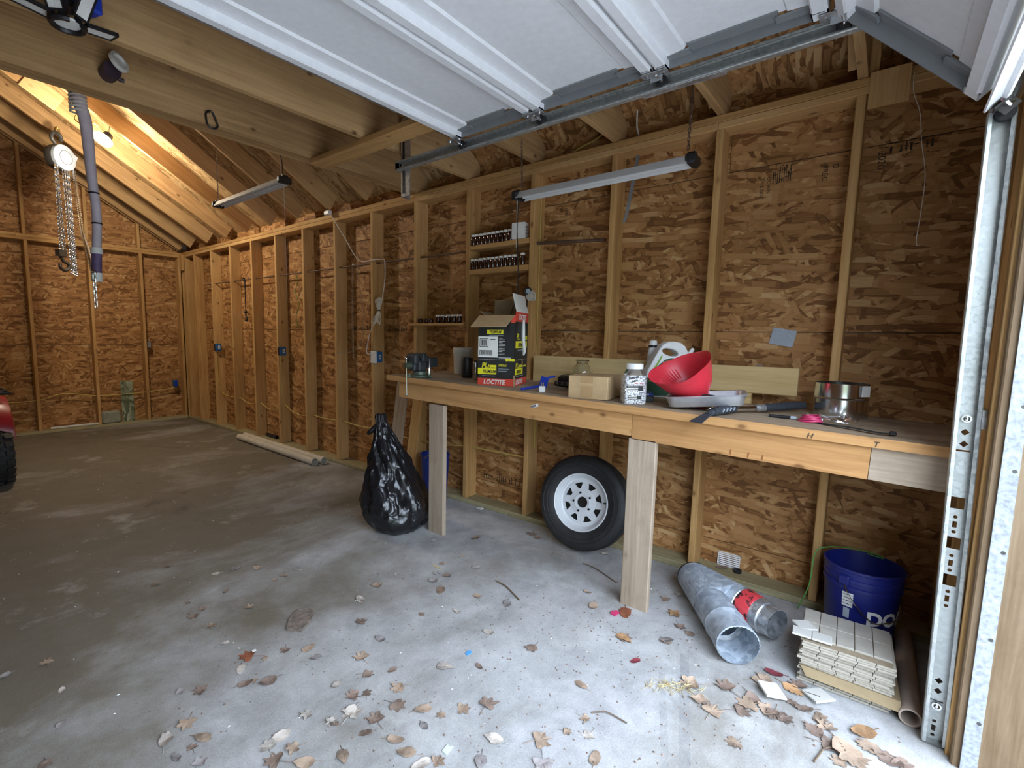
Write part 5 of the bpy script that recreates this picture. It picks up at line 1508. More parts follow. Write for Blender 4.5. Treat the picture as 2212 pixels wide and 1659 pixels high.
for p, q in zip(pp_, pp_[1:]):
    d_ = (q-p).normalized(); n_ = Vector((-d_.y, d_.x, 0))*.011
    b._faces([p+n_, p-n_, q-n_, q+n_, p+n_+Vector((0, 0, .003)), p-n_+Vector((0, 0, .003)), q-n_+Vector((0, 0, .003)), q+n_+Vector((0, 0, .003))], [(0, 3, 2, 1), (4, 5, 6, 7), (0, 4, 7, 3), (1, 2, 6, 5), (0, 1, 5, 4), (3, 7, 6, 2)])
b.build('webbing', 'black_rubber', t)
b = B(); b.bevel_box((-.045, -.115, .008), (.026, .022, .014), .003); b.build('buckle', 'black_plastic', t)

# ------------------------------------------------------------------ under and beside the bench
from mathutils import noise as mnoise
def turn(n, u):
    """3x3 with local Z along n and local X along u"""
    n = Vector(n).normalized(); u = Vector(u); u = (u-n*u.dot(n)).normalized(); w = n.cross(u)
    return Matrix((u, w, n)).transposed()

# spare trailer wheel leaning on the studs
Mw = turn((-.972, -.02, .235), (.235, 0, .972))
wh = thing('spare_wheel', 'black tire on white eight slot trailer rim leaning against the studs', 'wheel', (-.152, 1.235, 0))
wc_ = Vector((0, 0, .318)); RW = .308
def wl_(b): 
    for v in b.bm.verts: v.co = Mw @ v.co + wc_
    return b
b = B(); b.lathe([(.185, -.060), (.200, -.072), (.245, -.080), (.278, -.076), (.298, -.060), (.304, -.050), (.308, -.030), (.308, .030), (.304, .050), (.298, .060), (.278, .076), (.245, .080), (.205, .073), (.188, .060)], 72)
wl_(b).build('tire', 'black_rubber', wh)
b = B()
for r_ in (.262, .236): b.lathe([(r_-.003, .078), (r_, .0815), (r_+.003, .078)], 64)
wl_(b).build('sidewall_ring', 'black_rubber', wh)
for zz in (-.036, -.012, .012, .036):
    b = B(); b.lathe([(.3085, zz-.003), (.3100, zz-.002), (.3100, zz+.002), (.3085, zz+.003)], 72); wl_(b).build('tread_groove', 'black_plastic', wh)
# rim barrel and flange
b = B(); b.lathe([(.178, -.05), (.188, .052), (.190, .064), (.186, .070), (.180, .066), (.176, .050), (.166, .030), (.160, .018), (.156, -.05)], 64); wl_(b).build('rim_flange', 'wheel_white', wh)
# disc with eight slots
def disc():
    """pressed disc, eight tapered slots cut between two radii"""
    b = B(); segn = 8; ri, ro = .092, .130
    def P3(r, a, z): return (r*math.cos(a), r*math.sin(a), z)
    for lay in (0, -.006):
        for k in range(8):
            a0 = 2*PI*k/8; a1 = 2*PI*(k+1)/8; am = (a0+a1)/2
            si, so = .10, .235                      # half angles of the slot, narrow inside
            def arc(r, s0, s1, z, n_=4): return [b.bm.verts.new(P3(r, s0+(s1-s0)*i/n_, z+lay)) for i in range(n_+1)]
            def strip(u, v):
                for i in range(len(u)-1):
                    f = b.bm.faces.new((u[i], u[i+1], v[i+1], v[i]))
            strip(arc(.036, a0, a1, .030), arc(.060, a0, a1, .030)); strip(arc(.060, a0, a1, .030), arc(ri, a0, a1, .022))
            strip(arc(ro, a0, a1, .018), arc(.152, a0, a1, .010)); strip(arc(.152, a0, a1, .010), arc(.166, a0, a1, .018))
            strip(arc(ri, a0, am-si, .022, 2), arc(ro, a0, am-so, .018, 2)); strip(arc(ri, am+si, a1, .022, 2), arc(ro, am+so, a1, .018, 2))
    return b
wl_(disc()).build('disc', 'wheel_white', wh)
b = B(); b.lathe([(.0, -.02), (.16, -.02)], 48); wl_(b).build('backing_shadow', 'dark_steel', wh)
b = B(); b.lathe([(.037, .0305), (.052, .034), (.060, .030)], 48); wl_(b).build('hub_lip', 'wheel_white', wh)
for i in range(5):
    a = R(72*i+20); b = B(); b.cyl((.062*math.cos(a), .062*math.sin(a), .020), (.062*math.cos(a), .062*math.sin(a), .0335), .0075, seg=12); wl_(b).build('lug_hole', 'black_plastic', wh)
b = B(); b.cyl((.165*math.cos(R(-80)), .165*math.sin(R(-80)), .03), (.160*math.cos(R(-80)), .160*math.sin(R(-80)), .062), .005, seg=8); wl_(b).build('valve_stem', 'black_rubber', wh)

# garbage bag
gb = thing('garbage_bag', 'full black plastic garbage bag with twisted neck beside the bench leg', 'garbage bag', (-.695, 2.455, 0))
b = B(); rn, sn = 52, 96
prof = [(0, .0), (.09, .0), (.17, .010), (.222, .05), (.252, .11), (.262, .18), (.250, .25), (.222, .32), (.190, .39), (.160, .46), (.130, .53), (.102, .60), (.075, .67), (.052, .73), (.036, .775), (.040, .805), (.036, .832), (0, .828)]
def pr_at(t):
    x = t*(len(prof)-1); i = min(int(x), len(prof)-2); f_ = x-i
    return (prof[i][0]*(1-f_)+prof[i+1][0]*f_, prof[i][1]*(1-f_)+prof[i+1][1]*f_)
rings = []
for j in range(rn+1):
    r, z = pr_at(j/rn); ring = []
    fold = min(1, max(0, (z-.12)/.5))
    for i in range(sn):
        a = 2*PI*i/sn
        aw = a + .9*fold*fold + .25*math.sin(2*a+1.3)*fold
        g = .26*fold*(abs(math.sin(3.5*aw+.6))**.7-.6) + .08*fold*math.sin(11*aw) + .035*(1-fold)*math.sin(5*a+9*z)
        nz = mnoise.noise(Vector((2.2*math.cos(a)*2, 2.2*math.sin(a)*2, z*7)))*.09 + abs(mnoise.noise(Vector((6*math.cos(a), 6*math.sin(a), z*16))))*.09 - .03
        rr = r*(1+g+nz)
        lean = Vector((-.105, .085))*min(1, z/.8)**1.1 + Vector((-.05, -.06))*max(0, 1-z/.3)
        ring.append(b.bm.verts.new((rr*math.cos(a)*(1.02)+lean.x, rr*math.sin(a)*.86+lean.y, max(0, z+.02*nz*4*(z > .02)))))
    rings.append(ring)
for a_, c_ in zip(rings, rings[1:]):
    for i in range(sn):
        f = b.bm.faces.new((a_[i], a_[(i+1) % sn], c_[(i+1) % sn], c_[i])); f.smooth = True
bmesh.ops.remove_doubles(b.bm, verts=list(b.bm.verts), dist=.0004)
bag = b.build('bag_film', 'black_film', gb)
b = B(); b.tube(smooth_path([(-.09, .07, .74), (-.13, .11, .735), (-.165, .14, .70), (-.18, .15, .685)], 4), [.030, .028, .026, .024, .026, .024, .020, .022, .018, .016, .014, .012, .006], 9); b.build('tie_ear', 'black_film', gb)
mb, nt, ns, lk, pb = nodes_of('black_film_wrinkled')
vec, rnd = obj_coords(nt)
pb.inputs['Base Color'].default_value = (.010, .010, .012, 1); pb.inputs['Roughness'].default_value = .24
w1 = N(nt, 'ShaderNodeTexVoronoi', feature='DISTANCE_TO_EDGE'); w1.inputs['Scale'].default_value = 5.5
wv = N(nt, 'ShaderNodeVectorMath', operation='ADD'); lk.new(vec, wv.inputs[0])
nv = N(nt, 'ShaderNodeTexNoise'); nv.inputs['Scale'].default_value = 6; lk.new(vec, nv.inputs['Vector'])
sv = N(nt, 'ShaderNodeVectorMath', operation='SCALE'); sv.inputs['Scale'].default_value = .28; lk.new(nv.outputs['Color'], sv.inputs[0]); lk.new(sv.outputs[0], wv.inputs[1])
lk.new(mapping(nt, wv.outputs[0], (1, 1, .6)), w1.inputs['Vector'])
lk.new(bump(nt, math_n(nt, 'POWER', w1.outputs['Distance'], .7), .45, .035), pb.inputs['Normal'])
MATS['black_film_wrinkled'] = mb
for o in gb.children: o.data.materials[0] = mb

# planks leaning behind the bag, blue pail
def lean_board(label, y0, y1, L, mat, xb=-.17, t_=.02):
    o = board('plank', None, (-.5*t_, y0, 0), (.5*t_, y1, L), 'z', mat)
    ang_ = math.asin(.155/L); o.rotation_euler = (0, R(-90)+ang_, 0)
    o.location = (xb+.5*L*math.sin(ang_)-.02, (y0+y1)/2, .5*L*math.cos(ang_)+.004)
    return tag(o, label, 'plank')
lean_board('grey weathered plank leaning on the wall behind the garbage bag', 3.065, 3.215, 1.00, 'grey_wood')
lean_board('tan plank leaning on the wall beside the grey plank', 2.86, 2.98, 1.00, 'stud_wood')
t = thing('blue_pail', 'blue pail half hidden behind the far bench leg', 'pail', (-.17, 2.60, 0))
b = B(); b.lathe([(0, .002), (.095, 0), (.098, .01), (.120, .40), (.126, .402), (.126, .42), (.117, .42), (.095, .012), (0, .012)], 32); b.build('wall', 'blue_plastic', t)
b = B(); b.tube([(.127*math.cos(R(a)), .127*math.sin(R(a))*.98, .40-.10*math.sin(R(a))) for a in range(180, 361, 15)], .003, 5); b.build('bail', 'shiny_steel', t)

# galvanised duct wye with red tape
dw = thing('duct_wye', 'galvanized sheet metal duct wye with red tape lying on the floor', 'duct', (-.45, .25, 0))
o2 = Vector((-.45, .25, 0))
stem = Vector((-.262, .500, .088))-o2; ea = Vector((-.735, .202, .092))-o2; eb = Vector((-.492, .06, .092))-o2
b = B()
m1 = stem.lerp(ea, .86); b.pipe(stem, m1, .086, .084, 40)
for v in b.bm.verts: pass
b.build('main_arm', 'galvanized_dull', dw)
b = B(); m2 = stem.lerp(eb, .62); b.cyl(stem+Vector((0, 0, .001)), m2, .085, .088, 40, cap=True); b.build('side_arm', 'galvanized_dull', dw)
b = B()   # the broad body where both arms merge
for base_, d0, rr in ((stem, (ea-stem), .0855), (stem.lerp(ea, .50), (ea-stem), .0865), (stem.lerp(eb, .52), (eb-stem), .0885)):
    mm_d = turn(d0, (0, 0, 1))
    for i in range(28): b.bm.verts.new(base_ + mm_d @ Vector((rr*math.cos(2*PI*i/28), rr*math.sin(2*PI*i/28), 0)))
bmesh.ops.convex_hull(b.bm, input=list(b.bm.verts))
for f in b.bm.faces: f.smooth = False
b.build('wye_body', 'galvanized_dull', dw)
d_ = (ea-stem).normalized(); Md = turn(d_, (0, 0, 1))
b = B(); b.lathe([(.087, -.10), (.090, -.095), (.087, -.088), (.087, -.02), (.089, .0), (.089, .055), (.085, .058), (.083, .0), (.082, -.10)], 64, ea, Md, flute=lambda j, i: (.016 if i % 2 else -.012) if j in (5, 6) else 0); b.build('crimped_collar', 'galvanized_dull', dw)
b = B(); b.lathe([(.084, -.105), (.058, -.107), (.058, -.112), (.084, -.111)], 40, ea, Md); b.build('inner_flange', 'galvanized', dw)
b = B(); b.lathe([(0, 0), (.083, 0)], 40, stem.lerp(ea, .35), Md); b.build('bore_shadow', 'rusty_steel', dw)  # dark disc standing in for the shade deep inside the duct
ds = (stem-ea).normalized(); 
b = B(); b.lathe([(.078, -.01), (.088, -.004), (.088, .008), (.074, .018), (.060, .022), (0, .022)], 40, stem, turn(ds, (0, 0, 1))); b.build('stem_end', 'dark_steel', dw)
de = (eb-stem).normalized(); Me = turn(de, (0, 0, 1))
b = B(); b.lathe([(.0885, -.004), (.092, 0), (.0885, .004)], 40, m2, Me); b.build('seam_bead', 'galvanized', dw)
mt_, nt, ns, lk, pb = nodes_of('red_tape')
vec, rnd = obj_coords(nt)
wv_ = noise(nt, mapping(nt, vec, (30, 30, 30), (R(35), 0, R(40))), 1.0, 3, .6)
rr_ = ramp(nt, [(.52, (.58, .05, .06)), (.60, (.025, .02, .025))]); lk.new(wv_, rr_.inputs[0]); lk.new(rr_.outputs[0], pb.inputs['Base Color']); pb.inputs['Roughness'].default_value = .25
MATS['red_tape'] = mt_
b = B(); m3 = m2+de*.085
b.lathe([(.088, .006), (.0885, .010), (.0845, .045), (.082, .080), (.078, .084)], 40, m2, Me, flute=lambda j, i: .012*math.sin(i*1.7+j)); b.build('red_tape_wrap', 'red_tape', dw)
b = B(); b.lathe([(.079, .080), (.081, .085), (.079, .092), (.079, .120), (.072, .125), (.070, .175), (.067, .176), (.066, .08)], 40, m2, Me); b.build('end_sleeve', 'galvanized', dw)
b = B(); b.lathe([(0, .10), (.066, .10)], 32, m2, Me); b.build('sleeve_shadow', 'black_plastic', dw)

# blue bucket lettered DO IT
bk = thing('bucket', 'blue five gallon bucket lettered DO IT behind the tile stack', 'bucket', (-.166, -.212, 0), R(13))
b = B(); b.lathe([(0, .004), (.122, 0), (.128, .008), (.143, .275), (.149, .277), (.149, .292), (.144, .295), (.145, .312), (.150, .314), (.150, .328), (.146, .331), (.148, .358), (.153, .362), (.153, .372), (.146, .372), (.142, .34), (.122, .012), (0, .012)], 48); b.build('wall', 'bucket_blue', bk)
def wrap(o, R_at, a0):
    for v in o.data.vertices:
        x, y = v.co.x, v.co.y; r = R_at(y)+.0015+v.co.z
        a = a0 + x/.137
        v.co = Vector((r*math.cos(a), r*math.sin(a), y))
rat = lambda z: .128+.015*(z-.008)/.267
for s_, x0, mat in (('DO', .0, 'white_print'), ('IT!', .135, 'white_print')):
    o = text(bk, s_, .088, mat, (0, 0, 0), (0, 0, 0), 'lettering', 0 if s_ == 'DO' else .2, .0004, .95, bold=.003)
    for v in o.data.vertices: v.co.x += x0; v.co.y += .135
    wrap(o, rat, R(178))
b = B(); n_ = 10
def patch(a0, a1, z0, z1, mat, name):
    bb = B(); A_ = []
    for i in range(n_+1):
        a = a0+(a1-a0)*i/n_
        A_.append([bb.bm.verts.new(((rat(z)+.0012)*math.cos(a), (rat(z)+.0012)*math.sin(a), z)) for z in (z0, z1)])
    for p, q in zip(A_, A_[1:]): bb.bm.faces.new((p[0], q[0], q[1], p[1]))
    return bb.build(name, mat, bk)
lb = patch(R(140), R(157), .195, .262, 'white_print', 'printed_label')
for i in range(4): patch(R(141), R(156), .205+i*.015, .209+i*.015, 'bucket_blue', 'label_line')
patch(R(143), R(153), .14, .188, 'grey_mark', 'printed_label')
b = B(); b.tube(smooth_path([(.155*math.cos(R(142)), .155*math.sin(R(142)), .318), (.165*math.cos(R(155)), .165*math.sin(R(155)), .25), (.160*math.cos(R(180)), .160*math.sin(R(180)), .17), (.155*math.cos(R(200)), .155*math.sin(R(200)), .16), (.155*math.cos(R(240)), .155*math.sin(R(240)), .19), (.155*math.cos(R(290)), .155*math.sin(R(290)), .27), (.155*math.cos(R(322)), .155*math.sin(R(322)), .318)], 5), .003, 6); b.build('bail', 'shiny_steel', bk)
for a in (142, 322):
    b = B(); b.bevel_box((.150*math.cos(R(a)), .150*math.sin(R(a)), .318), (.020, .045, .045), .006, (0, 0, R(a))); b.build('ear', 'bucket_blue', bk)
wire('rope', 'thin green cord looped over the rim of the blue bucket', [(-.10, .03, .02), (-.13, -.01, .18), (-.12, -.02, .34), (-.09, -.06, .378), (-.03, -.15, .380), (-.03, -.25, .380), (-.06, -.28, .376), (-.045, -.22, .378)], .003, 'cord_green', 'cord')

# stack of mosaic tile sheets
tile_me = {}
def tile_mesh(w, d, h):
    key = (round(w, 4), round(d, 4), round(h, 4))
    if key not in tile_me:
        b = B(); b.mi = 0
        x, y = w/2, d/2; c = .0012
        b._faces([(-x, -y, 0), (x, -y, 0), (x, y, 0), (-x, y, 0), (-x, -y, h-c), (x, -y, h-c), (x, y, h-c), (-x, y, h-c), (-x+c, -y+c, h), (x-c, -y+c, h), (x-c, y-c, h), (-x+c, y-c, h)],
                 [(0, 3, 2, 1), (0, 1, 5, 4), (1, 2, 6, 5), (2, 3, 7, 6), (3, 0, 4, 7), (4, 5, 9, 8), (5, 6, 10, 9), (6, 7, 11, 10), (7, 4, 8, 11), (8, 9, 10, 11)])
        for f in b.bm.faces: f.material_index = 0
        bmesh.ops.recalc_face_normals(b.bm, faces=list(b.bm.faces))
        me = bpy.data.meshes.new('tile'); b.bm.to_mesh(me); b.bm.free(); tile_me[key] = me
    return tile_me[key]
random.seed(21)
NS, TH = 20, .0090
sheet_back = None
z_ = .0015
for i in range(NS):
    if i == 7: z_ += .0035
    t = thing('tile_sheet', 'beige mosaic tile sheet in the neat floor stack' if i < NS-1 else 'beige mosaic tile sheet lying on top of the floor stack', 'tile sheet',
              (-.560+random.uniform(-.007, .007)+(.004 if i > 10 else 0), -.184+random.uniform(-.006, .006), z_), R(random.uniform(-2.2, 2.2) + (3 if i > 12 else 0)), 'stacked mosaic tile sheets' if i < NS-1 else None)
    if sheet_back is None:
        b = B(); b.box((0, 0, .0006), (.286, .292, .0010)); o = b.build('mesh_backing', 'mesh_backing', t); sheet_back = o.data
    else: link('mesh_backing', sheet_back, 'mesh_backing', t)
    nx, ny = 2, 5
    w, d = .290/nx-.002, .296/ny-.0022
    if i == NS-1: nx = 2; w = .250/nx-.002
    for a in range(nx):
        for c in range(ny):
            xo = .0 if i < NS-1 else .020
            link('tile', tile_mesh(w, d, TH-.0018), 'tile_face' if i == NS-1 else 'tile_edge', t, ((a-(nx-1)/2)*(w+.002)+xo, (c-(ny-1)/2)*(d+.0022), .0011))
    z_ += TH
ztop = z_
b = B()
ps = [(-.160, 0), (-.10, .0), (.0, 0), (.12, 0)]
b._faces([(-.172, -.165, -.028), (-.172, .125, -.024), (-.148, .150, .0008), (-.148, -.165, .0008), (.10, -.150, .0008), (.10, .150, .0008)], [(0, 3, 2, 1), (3, 4, 5, 2)])
b._faces([(-.173, -.165, -.029), (-.173, .125, -.025), (-.148, .150, -.0006), (-.148, -.165, -.0006), (.10, -.150, -.0006), (.10, .150, -.0006)], [(0, 1, 2, 3), (3, 2, 5, 4)])
tag(b.build('cardboard_sheet', 'cardboard_dark', None, (-.56, -.195, .0015+7*TH+.0016)), 'brown cardboard sheet folded down between the stacked tile sheets', 'cardboard')
t = thing('tile_strip', 'two pale square tiles joined on top of the tile stack', 'tile', (-.665, -.072, ztop), R(4))
for y in (.034, -.034): link('tile', tile_mesh(.066, .066, .007), 'tile_pale', t, (0, y, .0005))
tag(link('loose_tile', tile_mesh(.068, .068, .0075), 'tile_pale', None, (-.600, -.040, ztop+.0006), (0, 0, R(38))), 'single pale tile turned askew on the tile stack', 'tile')
# loose tiles on the floor
t = thing('loose_tile', 'grey tile with white glue cross lying face down on floor', 'tile', (-.890, .026, .018), R(36)); t.rotation_euler = (R(8), R(-6), R(36))
link('tile_body', tile_mesh(.078, .078, .008), 'tile_pale', t)
b = B(); b.box((0, 0, .0086), (.09, .006, .001), (0, 0, R(40))); b.box((0, 0, .0086), (.09, .006, .001), (0, 0, R(-35))); b.build('glue_line', 'white_print', t)
t = thing('loose_tile', 'pale tile lying in leaves beside the tile stack', 'tile', (-.792, -.118, .012), R(40)); t.rotation_euler = (R(-5), R(6), R(44))
link('tile_body', tile_mesh(.078, .078, .008), 'tile_pale', t)
b = B(); b.box((.004, .02, .0086), (.05, .003, .001), (0, 0, R(40))); b.build('crack_mark', 'pencil_ink', t)

# floor pipes
def floor_pipe(label, p0, p1, ro, ri, mat, cat='pipe', group=None):
    b = B(); c = (Vector(p0)+Vector(p1))/2; b.pipe(Vector(p0)-c, Vector(p1)-c, ro, ri, 28)
    return tag(b.build('pvc_pipe', mat, None, c), label, cat, group)
floor_pipe('brown stained pipe lying on the floor beside the tile stack', (-.735, -.388, .034), (-.06, -.380, .034), .033, .027, 'pvc_brown')
floor_pipe('white pvc pipe on the floor, the one away from the wall', (-.190, 6.17, .041), (-.228, 4.335, .041), .040, .036, 'pvc_cream')
floor_pipe('white pvc pipe on the floor, the one against the sole plate', (-.100, 6.20, .041), (-.130, 4.305, .041), .040, .036, 'pvc_cream')
floor_pipe('short black pipe lying on the sole plate between far studs', (.085, 5.70, .062), (.085, 5.96, .062), .024, .020, 'black_plastic')
floor_pipe('thin white pipe lying on the back wall sole plate', (-1.745, YB+.04, .055), (-1.20, YB+.035, .055), .017, .013, 'dirty_white')

# vent grille, tape roll and rubbish on the sole plate
t = thing('vent_grille', 'white plastic louvred vent grille leaning on the strand board', 'vent grille', (.128, .412, .038)); t.rotation_euler = (0, R(8), 0)
b = B()
for c, d in (((0, 0, .003), (.006, .122, .006)), ((0, 0, .079), (.006, .122, .006)), ((0, -.058, .041), (.006, .006, .082)), ((0, .058, .041), (.006, .006, .082))): b.box(c, d)
b.build('frame', 'white_plastic', t)
for i in range(6):
    b = B(); b.box((0, 0, .013+i*.0112), (.008, .112, .0068), (0, R(25), 0)); b.build('slat', 'white_plastic', t)
t = thing('tape_roll', 'small black tape roll lying on the sole plate by the grille', 'tape roll', (.085, .352, .038))
b = B(); b.lathe([(.013, 0), (.022, 0), (.022, .018), (.013, .018), (.013, 0)], 24); b.build('roll', 'black_plastic', t)
# back wall bits
t = tag(board('green_board', None, (-.895, YB+.075, .040), (-.735, YB+.088, .652), 'z', 'osb_green'), 'green painted strand board offcut standing against the back wall', 'board')
t.rotation_euler = (0, R(-90), 0)
b = B(); b.bevel_box((0, 0, .09), (.235, .10, .18), .02); tag(b.build('rubble_block', 'grey_block', None, (-1.04, YB+.07, .038)), 'grey rubble block on the back sole plate beside green board', 'block')
t = thing('outlet_box', 'blue outlet box low on the back wall near the corner', 'electrical box', (-.155, YB+.05, .575))
b = B(); b.bevel_box((0, 0, 0), (.055, .085, .105), .005); b.build('box', 'outlet_blue', t)
b = B(); b.box((0, -.0435, 0), (.046, .002, .094)); b.build('receptacle', 'tool_blue', t)
t = thing('outlet_box', 'dark outlet box on a back wall stud at chest height', 'electrical box', (-.508, YB+.05, 1.20))
b = B(); b.bevel_box((0, 0, 0), (.055, .085, .105), .005); b.build('box', 'black_plastic', t)
b = B(); b.box((0, -.0435, 0), (.046, .002, .094)); b.build('receptacle', 'stile_steel', t)
cable_run('yellow cable running through the back wall studs', [(-2.5, YB+.06, .44), (-2.2, YB+.06, .445), (-1.86, YB+.06, .45), (-1.6, YB+.05, .52), (-1.4, YB+.05, .50), (-1.2, YB+.06, .46), (-.9, YB+.06, .455), (-.55, YB+.06, .465), (-.3, YB+.06, .49), (-.16, YB+.05, .51)], .007)

# ------------------------------------------------------------------ quad bike at the left edge
qb = thing('quad_bike', 'red quad bike with knobbly black tires parked near the left', 'quad bike', (-2.95, 6.35, 0))
def knobbly(x, y, Rw=.285, w=.24):
    b = B(); b.lathe([(.13, -w/2+.02), (.20, -w/2), (Rw-.035, -w/2+.006), (Rw-.012, -w/2+.035), (Rw-.006, 0), (Rw-.012, w/2-.035), (Rw-.035, w/2-.006), (.20, w/2), (.13, w/2-.02)], 40, (x, y, Rw), turn((1, 0, 0), (0, 0, 1))); ti = b.build('tire', 'black_rubber', qb)
    for k in range(22):
        for s_, off in ((-.62, 0), (0, .5), (.62, 0)):
            a = 2*PI*(k+off)/22; b = None
            lug_key = 'lug'
            if lug_key not in BOARDS:
                bb = B(); bb.box((0, 0, 0), (w*.26, .042, .026)); bmesh.ops.recalc_face_normals(bb.bm, faces=list(bb.bm.faces)); me = bpy.data.meshes.new('lug'); bb.bm.to_mesh(me); bb.bm.free(); BOARDS[lug_key] = me
            r_ = Rw-.002 if s_ == 0 else Rw-.014
            o = link('lug', BOARDS[lug_key], 'black_rubber', ti, (x+s_*w*.55, y+r_*math.sin(a), Rw+r_*math.cos(a)), (-a, 0, R(18)*(1 if s_ >= 0 else -1)))
    b = B(); b.lathe([(.0, .03), (.10, .03), (.135, .09), (.14, .09), (.11, .0), (0, .0)], 28, (x, y, Rw), turn((1, 0, 0), (0, 0, 1))); b.build('rim', 'dark_steel', qb)
for x in (.395, -.395):
    knobbly(x, -.52); knobbly(x, .62)
def fender(y, s_):
    b = B(); n_ = 9; A_ = []
    for i in range(n_):
        a = R(20+140*i/(n_-1)); rr = .40
        yy, zz = y+rr*math.cos(a)*1.0, .415+rr*math.sin(a)*1.05
        A_.append([(s_*.16, yy, zz+.03), (s_*.40, yy, zz+.01), (s_*.505, yy, zz-.035), (s_*.515, yy, zz-.10), (s_*.505, yy, zz-.10), (s_*.495, yy, zz-.045), (s_*.40, yy, zz-.004), (s_*.16, yy, zz+.016)])
    V = [[b.bm.verts.new(p) for p in ring] for ring in A_]
    for p, q in zip(V, V[1:]):
        for k in range(8): f = b.bm.faces.new((p[k], p[(k+1) % 8], q[(k+1) % 8], q[k])); f.smooth = True
    b.bm.faces.new(V[0]); b.bm.faces.new(list(reversed(V[-1])))
    b.build('fender', 'atv_red', qb)
for s_ in (1, -1): fender(-.52, s_); fender(.62, s_)
b = B(); b.bevel_box((0, .02, .60), (.30, 1.25, .26), .06, seg=2); b.bevel_box((0, -.35, .72), (.26, .30, .14), .05, seg=2); b.build('body', 'atv_red', qb)
b = B(); b.bevel_box((0, .28, .78), (.30, .62, .12), .045, seg=3); b.build('seat', 'black_rubber', qb)
b = B(); b.tube(smooth_path([(-.38, -.20, 1.02), (-.22, -.30, 1.0), (0, -.34, .96), (.22, -.30, 1.0), (.38, -.20, 1.02)], 5), .014, 8); b.cyl((0, -.36, .72), (0, -.33, .96), .02, seg=10); b.build('handlebar', 'black_plastic', qb)
for y0, y1 in ((-.92, -.48), (.62, 1.02)):
    b = B()
    for x in (-.45, -.22, .0, .22, .45): b.cyl((x, y0, .865), (x, y1, .865), .011, seg=8)
    for y in (y0, (y0+y1)/2, y1): b.cyl((-.45, y, .865), (.50, y, .865), .012, seg=8)
    for x in (-.3, .3): b.cyl((x, (y0+y1)/2, .70), (x, (y0+y1)/2, .865), .011, seg=8)
    b.build('rack', 'black_plastic', qb)
b = B(); b.cyl((-.395, -.52, .285), (.395, -.52, .285), .022, seg=10); b.cyl((-.395, .62, .285), (.395, .62, .285), .022, seg=10); b.bevel_box((0, .05, .40), (.22, .9, .22), .03); b.build('chassis', 'dark_steel', qb)

# ------------------------------------------------------------------ leaves, twigs and scraps on the floor
def leaf_mesh(kind, seed):
    rng = random.Random(seed)
    pts = []
    if kind == 'maple':
        lobes = [(0, 1.0), (.48, .50), (.95, .92), (1.45, .42), (2.0, .70), (2.55, .38)]
        base = [(.0, 1.0), (.16, .72), (.30, .50), (.52, .66), (.78, .95), (.96, .78), (1.15, .42), (1.55, .62), (1.95, .72), (2.15, .50), (2.6, .28), (3.0, .12)]
    elif kind == 'oak':
        base = [(.0, 1.0), (.12, .88), (.22, .66), (.36, .80), (.46, .74), (.56, .48), (.80, .66), (.95, .60), (1.10, .34), (1.5, .44), (1.9, .40), (2.5, .34), (3.0, .52)]
    else:
        base = [(.0, 1.0), (.25, .80), (.5, .62), (.9, .48), (1.4, .42), (2.0, .44), (2.6, .60), (3.0, .72)]
    base = [(a, (r*.7+.2)*rng.uniform(.86, 1.1)) for a, r in base]
    ring = base + [(-a, r*rng.uniform(.88, 1.08)) for a, r in reversed(base[1:])]
    b = B()
    curl = rng.uniform(.18, .55); cax = rng.uniform(0, PI); tw = rng.uniform(-.25, .25)
    def zz(x, y):
        u = x*math.cos(cax)+y*math.sin(cax); v_ = -x*math.sin(cax)+y*math.cos(cax)
        return .10+curl*u*u*.42 + tw*u*v_*.6 + .10*math.sin(3*x+seed)*math.sin(3*y+1.3*seed)
    c = b.bm.verts.new((0, 0, zz(0, 0)*.5))
    mid = [b.bm.verts.new((r*.5*math.sin(a), r*.5*math.cos(a), zz(r*.5*math.sin(a), r*.5*math.cos(a))*.8)) for a, r in ring]
    out_ = [b.bm.verts.new((r*math.sin(a), r*math.cos(a), max(.02, zz(r*math.sin(a), r*math.cos(a))))) for a, r in ring]
    n_ = len(ring)
    for i in range(n_):
        j = (i+1) % n_
        b.bm.faces.new((c, mid[i], mid[j])); b.bm.faces.new((mid[i], out_[i], out_[j], mid[j]))
    # stalk
    b.tube([(0, -.25, .10), (.03, -.7, .07), (.10, -1.15, .05)], .022, 4)
    for v in b.bm.verts: v.co *= .05
    bmesh.ops.recalc_face_normals(b.bm, faces=list(b.bm.faces))
    me = bpy.data.meshes.new('leaf'); b.bm.to_mesh(me); b.bm.free()
    return me
variants = {}
def leaf(kind, mat, x, y, size, rz, label, group=None, seed=None, z=.0):
    sd = seed if seed is not None else random.randint(0, 5)
    key = (kind, mat, sd)
    if key not in variants: variants[key] = leaf_mesh(kind, sd*7+len(kind)+3)
    o = link('dry_leaf', variants[key], mat, None, (x, y, z), (0, 0, rz))
    o.scale = (size, size, size*random.uniform(.75, 1.2))
    return tag(o, label, 'leaf', group)
